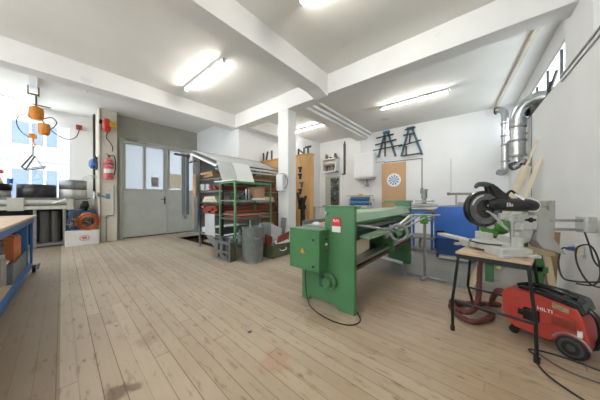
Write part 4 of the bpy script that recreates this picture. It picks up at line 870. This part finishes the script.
# ================================================================== GREEN CRATE WITH SCRAP
cr = thing('wooden_crate', 'dark green wooden crate full of sheet metal scrap before the column', 'crate', (-3.63, 3.47, 0))
X0, X1, Y0, Y1, H = -3.82, -3.44, 3.16, 3.8, .28
obj('body', MB().box(X0, X1, Y0, Y0+.02, .02, H).box(X0, X1, Y1-.02, Y1, .02, H).box(X0, X0+.02, Y0+.02, Y1-.02, .02, H).box(X1-.02, X1, Y0+.02, Y1-.02, .02, H).box(X0, X1, Y0, Y1, 0, .02), green_crate, cr, bevel=.004)
obj('corner_batten', MB().box(X1, X1+.012, Y0, Y0+.05, .0, H).box(X1, X1+.012, Y1-.05, Y1, 0, H), green_crate, cr)
obj('rope_handle', MB().tube([(X1, 3.38, .17), (X1+.035, 3.42, .14), (X1+.035, 3.54, .15), (X1, 3.58, .18)], .009, 8, smoothn=4), white_e, cr)
def plate(name, pts, m, lab, grp, th=.006):
    p = [Vector(q) for q in pts]; n = (p[1]-p[0]).cross(p[2]-p[0]).normalized()*th; k = len(p)
    solo(name, MB().add([tuple(q) for q in p]+[tuple(q+n) for q in p], [tuple(range(k)), tuple(reversed(range(k, 2*k)))]+[(i, i+k, (i+1) % k+k, (i+1) % k) for i in range(k)]), m, lab, 'sheet scrap', grp)
GS = 'sheet scrap in the green crate'
plate('scrap_sheet', [(-3.7, 3.2, .06), (-3.6, 3.42, .3), (-3.66, 3.4, .72), (-3.78, 3.18, .76)], zinc, 'folded zinc scrap sheet standing tallest in the crate beside the dustbin', GS)
plate('scrap_sheet', [(-3.62, 3.3, .08), (-3.55, 3.55, .2), (-3.58, 3.58, .6), (-3.66, 3.32, .72)], panel_grey, 'pale folded scrap sheet in the middle of the green crate', GS)
plate('scrap_sheet', [(-3.52, 3.36, .2), (-3.54, 3.76, .26), (-3.52, 3.78, .52), (-3.5, 3.38, .44)], red_dk, 'red brown scrap sheet at the right of the green crate', GS)
plate('scrap_sheet', [(-3.72, 3.18, .1), (-3.56, 3.24, .12), (-3.56, 3.28, .44), (-3.7, 3.2, .5)], red_dk, 'red brown scrap strip at the left end of the green crate', GS)
plate('scrap_sheet', [(-3.7, 3.6, .1), (-3.66, 3.72, .1), (-3.62, 3.78, .82), (-3.68, 3.68, .84)], zinc, 'narrow zinc strip standing against the column in the crate', GS)
plate('scrap_sheet', [(-3.6, 3.3, .26), (-3.5, 3.3, .27), (-3.5, 3.7, .3), (-3.62, 3.7, .32)], black_m, 'black scrap sheet lying across the green crate', GS)
plate('scrap_sheet', [(-3.5, 3.32, .28), (-3.46, 3.75, .27), (-3.56, 3.7, .36), (-3.58, 3.34, .34)], card, 'white scrap strip lying along the crate rim', GS)

# ================================================================== LEFT: LAYOUT TABLE
TBM = T(-6.05, -.05, 0, -4) @ T(5.72, .12, 0)
MB0 = MB
class MB(MB0):
    def add(s, vs, fs, M=None): return super().add(vs, fs, TBM @ M if M is not None else TBM)
    def tube(s, pts, r, n=10, closed=False, smoothn=0): return super().tube([TBM @ Vector(p) for p in pts], r, n, closed, smoothn)
    def lathe(s, prof, c=(0, 0, 0), n=32, axis=(0, 0, 1)): return super().lathe(prof, TBM @ Vector(c), n, TBM.to_3x3() @ Vector(axis))
tb = thing('layout_table', 'big workbench with blue steel frame and pale wooden top at the left edge', 'table', (-4.1, -.9, 0))
obj('table_top', MB().box(-5.72, -1.4, -1.7, -.12, .955, .985), worktop, tb, bevel=.004)
obj('top_frame', MB().box(-5.7, -1.45, -.19, -.14, .87, .955).box(-5.7, -1.45, -1.68, -1.63, .87, .955).box(-5.7, -5.64, -1.63, -.19, .87, .955).box(-1.5, -1.45, -1.63, -.19, .87, .955), blue_table, tb)
for x in (-5.55, -1.6):
    for y in (-.26, -1.56): obj('leg', MB().box(x-.07, x+.07, y-.06, y+.06, .12, .87), blue_table, tb, bevel=.004)
obj('brace', MB().bar((-5.68, -.17, .9), (-5.62, -.17, .16), .04, .03), blue_table, tb)
obj('lower_shelf', MB().box(-5.65, -1.5, -1.62, -.2, .13, .16), worktop, tb, bevel=.003)
obj('shelf_edge', MB().box(-5.67, -1.5, -.2, -.16, .09, .165), blue_table, tb)
for x in (-5.62, -1.7):
    for y in (-.14, -1.5):
        c = obj('caster', MB().cyl((x, y-.02, .05), (x, y+.02, .05), .05, 20), black_r, tb)
        obj('caster_fork', MB().box(x-.05, x+.05, y-.03, y+.03, .1, .13).bar((x-.05, y+.035, .04), (x-.16, y+.05, .11), .03, .012), dark_steel, c)
for k in range(7):
    x = -5.35+k*.085
    solo('terracotta_tile', MB().box(x, x+.075, -.36, -.25, .19, .68+.02*(k % 3)), brick, 'orange brown tile standing upright in the crate under the layout table', 'tile', 'upright tiles under the layout table', bevel=.004)
solo('grey_crate', MB().box(-5.4, -4.3, -.42, -.2, .16, .19).box(-5.4, -4.3, -.22, -.2, .19, .42).box(-5.4, -4.3, -.42, -.4, .19, .42).box(-4.32, -4.3, -.4, -.22, .19, .42).box(-5.4, -5.38, -.4, -.22, .19, .42), zinc_dark, 'dark grey open crate on the lower shelf of the layout table', 'crate', bevel=.006)
solo('duct_collar', MB().lathe([(.08, 0), (.09, 0), (.09, .3), (.08, .3)], (-4.55, -.62, .6), 24, (0, 1, 0)).box(-4.62, -4.48, -.55, -.44, .2, .515), zinc, 'grey round duct collar lying on a support beside the dark crate', 'pipe')
solo('vise_screw', MB().cyl((-3.98, -.28, .16), (-3.98, -.28, .56), .02, 12).box(-4.04, -3.92, -.33, -.23, .56, .6).cyl((-4.1, -.22, .5), (-3.86, -.22, .5), .018), alu, 'grey screw clamp standing on the lower shelf of the table', 'clamp')
solo('vise_screw', MB().box(-3.76, -3.7, -.32, -.26, .16, .7).box(-3.84, -3.62, -.33, -.25, .64, .72).cyl((-3.73, -.2, .3), (-3.73, -.2, .6), .02), steel, 'bright upright clamp nearest the picture edge under the table', 'clamp')

MB = MB0

# ================================================================== ROLLER MACHINE UNDER THE WINDOW
r = thing('forming_machine', 'long beige roll forming machine under the left window', 'machine', (-9.1, -.6, 0))
obj('beam', MB().box(-9.3, -8.84, -3.0, .62, 1.0, 1.1), beige_m, r, bevel=.01)
obj('roller', MB().cyl((-8.92, -3.0, 1.19), (-8.92, .6, 1.19), .075), alu, r)
obj('bed', MB().box(-9.7, -9.0, -3.0, .62, 1.1, 1.26), beige_m, r, bevel=.01)
obj('top_plate', MB().box(-9.72, -8.88, -3.0, .95, 1.28, 1.31), steel_dull, r, bevel=.004)
obj('top_gap', MB().box(-9.6, -9.0, -2.9, .9, 1.26, 1.28), black_m, r)
for y in (-.4, -2.2): obj('bearing_block', MB().box(-8.95, -8.8, y-.13, y+.13, .98, 1.3).cyl((-8.8, y, 1.08), (-8.78, y, 1.08), .05), beige_m, r, bevel=.01)
obj('bearing_block', MB().box(-8.97, -8.82, .46, .6, .98, 1.28), beige_m, r, bevel=.01)
obj('crank', MB().cyl((-8.85, .3, 1.2), (-8.72, .32, 1.22), .03).cyl((-8.78, .2, 1.16), (-8.76, .44, 1.28), .02), white_e, r)
for y in (-.1, .42, -1.6, -2.6): obj('leg', MB().box(-8.9, -8.83, y-.03, y+.03, 0, 1.0), steel_dull, r, bevel=.006)
obj('floor_rail', MB().box(-8.94, -8.84, -2.6, .45, .04, .1), steel_dull, r)
obj('lower_frame', MB().box(-9.6, -9.5, -2.6, .5, 0, 1.1), black_m, r)
for k, (y, lab) in enumerate(((.08, 'dark standing roll under the forming machine, nearer the window edge'), (.26, 'dark standing roll under the forming machine, nearer the copper coil'))):
    solo('sheet_roll', MB().lathe([(.0, 0), (.1, 0), (.1, .82), (.08, .82), (.08, .8), (0, .8)], (-9.08, y, .12), 24), mat('roll_dark', (78, 74, 70), .5, .2), lab, 'roll', 'standing rolls under the forming machine')
solo('roll_pallet', MB().box(-9.25, -8.96, -.1, .42, 0, .12), rust_m, 'low brown pallet carrying the dark standing rolls', 'pallet')
# coils of sheet strip on top
def coil(name, cx, cy, z, r1, h, m, label, grp=None):
    pts = []; mb = MB()
    turns = 5; n = 30*turns
    prof = []
    for i in range(n+1):
        a = 2*math.pi*i/30; rr = r1-.012*(1-i/n)*turns
        prof.append((cx+rr*math.cos(a), cy+rr*math.sin(a)))
    vs = []; fs = []
    for (x, y) in prof: vs += [(x, y, z), (x, y, z+h)]
    for i in range(n): fs.append((2*i, 2*i+2, 2*i+3, 2*i+1))
    mb.add(vs, fs)
    o = solo(name, mb, m, label, 'coil', grp)
    md = o.modifiers.new('solid', 'SOLIDIFY'); md.thickness = .004
    return o
GC = 'strip metal coils on the forming machine'
coil('strip_coil', -9.32, -.06, 1.312, .36, .35, zinc_dark, 'dark grey metal coil in the middle of the window bench', GC).data.materials[0] = mat('coil_dark', (66, 66, 68), .35, .5, var=.3, scale=5)
coil('strip_coil', -9.3, .62, 1.312, .3, .24, alu, 'lower bright coil of the stack beside the pillar', GC)
solo('coil_gap_shade', MB().cyl((-9.3, .62, 1.556), (-9.3, .62, 1.576), .29, 32), black_m, 'black disc standing in for the dark gap between the two bright coils', 'disc')  # solid black disc stands in for the shade in the gap
coil('strip_coil', -9.3, .62, 1.578, .3, .25, zinc, 'upper bright coil stacked beside the pillar', GC)
coil('strip_coil', -9.3, -.8, 1.312, .32, .18, alu, 'light coil at the picture edge under a dark one', GC)
coil('strip_coil', -9.3, -.8, 1.496, .34, .16, black_m, 'dark coil at the picture edge stacked on the light one', GC)
solo('red_funnel', MB().lathe([(0, 0), (.12, 0), (.08, .12), (.05, .2), (.05, .26), (0, .26)], (-9.28, -.72, 1.66), 20), pale_wood, 'pale cone standing on the dark coil at the left picture edge', 'cone')
solo('red_cone_top', MB().lathe([(0, 0), (.11, 0), (.12, .03), (.1, .09), (0, .1)], (-9.28, -.72, 1.921), 20), red_p, 'bright red cap topping the pale cone at the window', 'cap')
solo('blue_can', MB().lathe([(0, 0), (.05, 0), (.05, .13), (0, .13)], (-9.1, -.5, 1.66), 16), blue_m, 'small blue can beside the pale cone on the dark coil', 'can') 
sm = MB()
for k in range(4): sm.tube([(-9.0+.03*k, .78+.05*k, 1.84), (-8.96, .84+.06*k, 1.92), (-8.9, .95+.05*k, 1.98), (-8.85, 1.0+.05*k, 1.88)], .006, 6, smoothn=4)
solo('wire_bundle', sm, steel_dull, 'loose wires sticking up beside the bright coils', 'wire')
tp = thing('wall_tap', 'chrome valve and pipe fittings on the pillar beside the bright coils', 'tap', (-8.75, 1.05, 1.3))
obj('pipe', MB().tube([(-8.95, 1.05, 1.3), (-8.8, 1.04, 1.32), (-8.7, 1.06, 1.38), (-8.66, 1.16, 1.38), (-8.66, 1.25, 1.34)], .022, 10, smoothn=4), steel, tp)
obj('valve', MB().cyl((-8.78, 1.02, 1.3), (-8.78, 1.02, 1.5), .035).cyl((-8.68, 1.1, 1.36), (-8.64, 1.1, 1.46), .04), steel, tp)

# boxes, copper coil and pipes below
cbo = solo('cardboard_box', MB().box(-8.78, -8.46, .42, 1.08, 0, .4), card, 'white carton with red round emblem on the floor against the pillar', 'box', bevel=.004)
em = MB()
for r0, r1 in ((.085, .1), (.0, .05)):
    em.add([(-8.457, .78+rr*1.0*math.cos(a), .2+rr*.75*math.sin(a)) for a in [2*math.pi*k/28 for k in range(28)] for rr in (r0, r1)], [(2*k, 2*k+1, (2*k+3) % 56, (2*k+2) % 56) for k in range(28)])
obj('red_emblem', em, red_txt, cbo, smooth=False)
text('emblem_mark', 'A', .07, Matrix.Translation((-8.4555, .78, .2)) @ Matrix.Rotation(R(90), 4, 'Z') @ Matrix.Rotation(R(90), 4, 'X'), white_txt, cbo, .001)
cc = MB()
for k in range(12):
    rr = .15+.02*(k % 5); ox = -8.66+.018*k
    cc.tube([(ox+rr*.25*math.sin(a), (.86+rr*math.cos(a)), .41+.235+rr*math.sin(a)) for a in [2*math.pi*j/30 for j in range(30)]], .012, 8, closed=True)
solo('copper_coil', cc, copper, 'coil of copper pipe standing on the white carton', 'coil')
bs = thing('blue_shelf', 'blue steel shelf holding pipe offcuts beside the forming machine', 'shelf', (-9.1, .75, 0))
obj('shelf_board', MB().box(-9.3, -8.84, .5, 1.05, .9, .95), blue_table, bs)
obj('shelf_board', MB().box(-9.3, -8.84, .5, 1.05, .42, .47), blue_table, bs)
obj('post', MB().box(-8.88, -8.86, .5, .53, 0, .95), blue_table, bs)
obj('post', MB().box(-9.3, -9.26, 1.01, 1.05, 0, .95), blue_table, bs)
for k in range(16):
    y = .46+.026*k; z = .5+random.uniform(0, .24)
    solo('pipe_offcut', MB().cyl((-9.2, y-.05, z+random.uniform(-.02, .05)), (-8.68, y+.06+random.uniform(-.05, .05), z), .014+.005*(k % 3), 10), [alu, rust_m, steel, copper][k % 4], 'short pipe offcut sticking out of the blue shelf beside the copper coil', 'pipe', 'pipe offcuts on the blue shelf')
hb = MB()
for k in range(3): hb.tube([(-8.72, .62+.05*k, .42), (-8.66, .58+.05*k, .75), (-8.7, .68+.05*k, 1.0), (-8.75, .85, 1.02), (-8.7, 1.02+.02*k, .9), (-8.66, 1.08+.01*k, .5)], .008, 6, smoothn=6)
solo('black_cable_loops', hb, dark_steel, 'dark cable loops arching around the copper coil', 'cable')
solo('black_pouch', MB().tube([(-8.85, .8, .98), (-8.82, .82, 1.08), (-8.85, .84, 1.22)], [.08, .1, .05], 12), black_m, 'black bag hanging over the copper coil under the bright coils', 'bag')

# ================================================================== PILLAR FITTINGS
PX = -8.7
fe = thing('fire_extinguisher', 'red fire extinguisher with black hose hanging on the cream pillar', 'fire extinguisher', (PX+.12, 1.3, 1.85))
obj('bottle', MB().lathe([(0, 1.86), (.1, 1.87), (.115, 1.9), (.115, 2.36), (.09, 2.44), (.035, 2.48), (.03, 2.54), (0, 2.54)], (PX+.125, 1.31, 0), 28), ext_m, fe)
obj('valve_head', MB().cyl((PX+.125, 1.31, 2.52), (PX+.125, 1.31, 2.58), .03).bar((PX+.125, 1.25, 2.62), (PX+.125, 1.38, 2.57), .03, .015), black_m, fe)
obj('hose', MB().tube([(PX+.125, 1.33, 2.56), (PX+.15, 1.42, 2.58), (PX+.15, 1.46, 2.4), (PX+.16, 1.45, 2.15), (PX+.16, 1.42, 2.0)], .014, 8, smoothn=6), black_m, fe)
obj('wall_bracket', MB().box(PX, PX+.03, 1.27, 1.35, 2.1, 2.5).lathe([(.116, 0), (.12, 0), (.12, .03), (.116, .03)], (PX+.125, 1.31, 2.3), 28), dark_steel, fe)
obj('label_band', MB().lathe([(.116, 0), (.118, 0), (.118, .12), (.116, .12)], (PX+.125, 1.31, 2.05), 28), card, fe)
rr_ = thing('hose_reel', 'red and yellow retractable reel mounted high on the cream pillar', 'reel', (PX+.15, 1.26, 3.3))
obj('housing', MB().lathe([(0, 0), (.12, .0), (.19, .05), (.2, .1), (.19, .15), (.12, .2), (0, .2)], (PX+.14, 1.16, 3.46), 32, (.15, 1, 0)), red_p, rr_)
obj('yellow_cap', MB().lathe([(0, .0), (.08, .0), (.1, -.03), (.08, -.06), (0, -.07)], (PX+.25, 1.36, 3.48), 24, (-.8, -.4, 0)), yellow_p, rr_)
obj('mount', MB().box(PX, PX+.14, 1.1, 1.18, 3.5, 3.6), black_m, rr_)
obj('hose', MB().tube([(PX+.12, 1.28, 3.28), (PX+.1, 1.26, 3.1), (PX+.1, 1.34, 2.98), (PX+.1, 1.4, 2.85), (PX+.1, 1.4, 2.72)], .013, 8, smoothn=6), dark_steel, rr_)
cr2 = thing('cable_reel', 'blue cable reel with black loop on the pillar facing the window', 'reel', (-8.85, 1.0, 2.2))
obj('housing', MB().lathe([(0, 0), (.13, 0), (.15, .03), (.15, .1), (.1, .14), (0, .14)], (-8.95, 1.07, 2.33), 28, (.2, -1, 0)), blue_p, cr2)
obj('mount', MB().box(-8.98, -8.88, 1.02, 1.1, 2.46, 2.54), black_m, cr2)
obj('cable_loop', MB().tube([(-8.92, 1.05, 2.54), (-8.74, 1.02, 2.56), (-8.66, 1.04, 2.42), (-8.66, 1.06, 2.22), (-8.78, 1.05, 2.15), (-8.92, 1.04, 2.2)], .02, 8, smoothn=6), black_m, cr2)
solo('conduit_pipe', MB().tube([(-9.4, 1.08, 3.8), (-9.3, 1.07, 3.9), (-9.22, 1.06, 3.8), (-9.22, 1.06, 1.4)], .03, 10), dark_steel, 'dark vertical pipe on the window side of the pillar', 'pipe')
solo('conduit_pipe', MB().box(PX, PX+.03, 1.13, 1.155, 0, CZ-.02), steel_dull, 'thin grey conduit up the front edge of the pillar', 'pipe')
solo('conduit_pipe', MB().tube([(PX+.02, 1.27, 0), (PX+.02, 1.27, .74), (PX+.02, 1.29, .78), (PX+.02, 1.42, .78), (PX+.02, 1.45, .82), (PX+.02, 1.45, 1.7)], .015, 8).cyl((PX+.02, 1.25, .7), (PX+.02, 1.29, .74), .03), steel_dull, 'thin pipe with a branch low on the pillar front', 'pipe')
solo('blue_sticker', MB().box(PX+.0, PX+.004, 1.26, 1.36, 1.28, 1.44), mat('sticker_blue', (110, 160, 190), .7), 'small light blue sticker on the pillar below the extinguisher', 'sticker')
solo('red_socket', MB().box(-9.98, -9.86, .72, .86, 3.5, 3.64).cyl((-9.86, .79, 3.56), (-9.8, .79, 3.5), .04), mat('socket_red', (150, 60, 40), .5), 'small red power socket high beside the window', 'socket', bevel=.01)
solo('hoist_cable', MB().tube([(-9.8, .79, 3.48), (-9.7, .7, 3.2), (-9.3, .5, 3.02), (-8.9, .25, 3.05), (-8.5, .05, 3.2), (-8.08, .02, 3.16)], .011, 8, smoothn=8), cable_m, 'black cable sagging from the red socket to the orange hoist', 'cable')

# ================================================================== HOIST
hx, hy = -8.0, -.11
ho = thing('chain_hoist', 'orange electric chain hoist hanging from the white ceiling rail', 'hoist', (hx, hy, 2.9))
obj('trolley', MB().box(hx-.07, hx+.07, hy-.09, hy-.07, 3.68, 3.87).box(hx-.07, hx+.07, hy+.07, hy+.09, 3.68, 3.87).cyl((hx, hy-.09, 3.7), (hx, hy+.09, 3.7), .018), rust_m, ho)
obj('top_hook', MB().tube([(hx, hy+.04, 3.7), (hx, hy+.04, 3.43)], .018, 8).cyl((hx-.02, hy-.1, 3.48), (hx+.02, hy+.26, 3.46), .012), rust_m, ho)
obj('body', MB().tube([(hx, hy+.04, 3.43), (hx, hy+.04, 3.39), (hx, hy+.04, 3.22), (hx, hy+.04, 3.12)], [.05, .115, .125, .08], 20), orange_m, ho)
obj('motor', MB().cyl((hx, hy-.08, 3.22), (hx, hy+.16, 3.22), .075, 20), orange_m, ho, bevel=.01)
obj('chain_bucket', MB().tube([(hx, hy+.16, 3.05), (hx, hy+.16, 2.85), (hx, hy+.16, 2.79)], [.1, .1, .07], 18), orange_m, ho)
for dy in (-.03, .02):
    chn = MB()
    for k in range(10):
        z = 3.04-k*.032; a = k % 2
        chn.tube([(hx+(.012*math.cos(t) if a else 0), hy+dy+(0 if a else .012*math.cos(t)), z+.02*math.sin(t)) for t in [2*math.pi*j/10 for j in range(10)]], .004, 5, closed=True)
    obj('chain', chn, steel, ho)
obj('hook_block', MB().box(hx-.045, hx+.045, hy-.07, hy+.05, 2.68, 2.78), orange_m, ho, bevel=.01)
obj('hook', MB().tube([(hx, hy, 2.7), (hx, hy, 2.58), (hx, hy+.035, 2.53), (hx, hy, 2.49), (hx, hy-.035, 2.52)], .014, 8, smoothn=4), orange_m, ho)
obj('control_cable', MB().tube([(hx, hy+.16, 3.18), (hx, hy+.28, 3.24), (hx, hy+.36, 3.14), (hx, hy+.3, 3.0), (hx, hy+.22, 2.93)], .011, 8, smoothn=6), cable_m, ho)
obj('control_cable', MB().tube([(hx, hy-.06, 3.22), (hx, hy-.2, 3.16), (hx, hy-.24, 2.98), (hx, hy-.18, 2.8), (hx, hy-.07, 2.7)], .009, 8, smoothn=6), cable_m, ho)
lf = thing('lifting_grab', 'grey wire and bar lifting grab hanging from the hoist hook', 'lifting grab', (hx, hy, 1.9))
obj('shackle', MB().tube([(hx, hy, 2.505), (hx, hy-.01, 2.4), (hx, hy-.01, 2.27)], .013, 8), steel_dull, lf)
obj('arm', MB().bar((hx, hy-.01, 2.3), (hx, hy-.17, 2.0), .02, .026).bar((hx, hy+.02, 2.27), (hx, hy-.11, 1.95), .02, .026), dark_steel, lf)
obj('foot', MB().bar((hx, hy-.18, 2.01), (hx, hy-.1, 1.93), .02, .026).bar((hx, hy-.1, 1.93), (hx, hy+.18, 2.02), .02, .022).bar((hx, hy-.08, 1.97), (hx, hy+.2, 2.06), .015, .018), dark_steel, lf)
obj('sling', MB().tube([(hx, hy+.01, 2.28), (hx, hy+.09, 2.12), (hx, hy+.16, 1.95), (hx, hy+.17, 1.75), (hx, hy+.24, 1.55)], .006, 6, smoothn=4), dark_steel, lf)

# ================================================================== WORLD, LIGHT, CAMERA
w = bpy.data.worlds.new('sky'); SC.world = w; w.use_nodes = True
bgn = w.node_tree.nodes['Background']; bgn.inputs[0].default_value = (.93, .96, 1.0, 1); bgn.inputs[1].default_value = 2.9
cam = bpy.data.cameras.new('camera'); co = bpy.data.objects.new('camera', cam); COL.objects.link(co)
co.location = (0, 0, 1.25); co.rotation_euler = (R(90), 0, R(40.2))
cam.sensor_width = 36; cam.lens = 219/600*36; cam.clip_start = .02
SC.camera = co
SC.view_settings.view_transform = 'Standard'; SC.view_settings.look = 'None'; SC.view_settings.gamma = 1; SC.view_settings.exposure = 1.05
SC.view_settings.use_curve_mapping = False
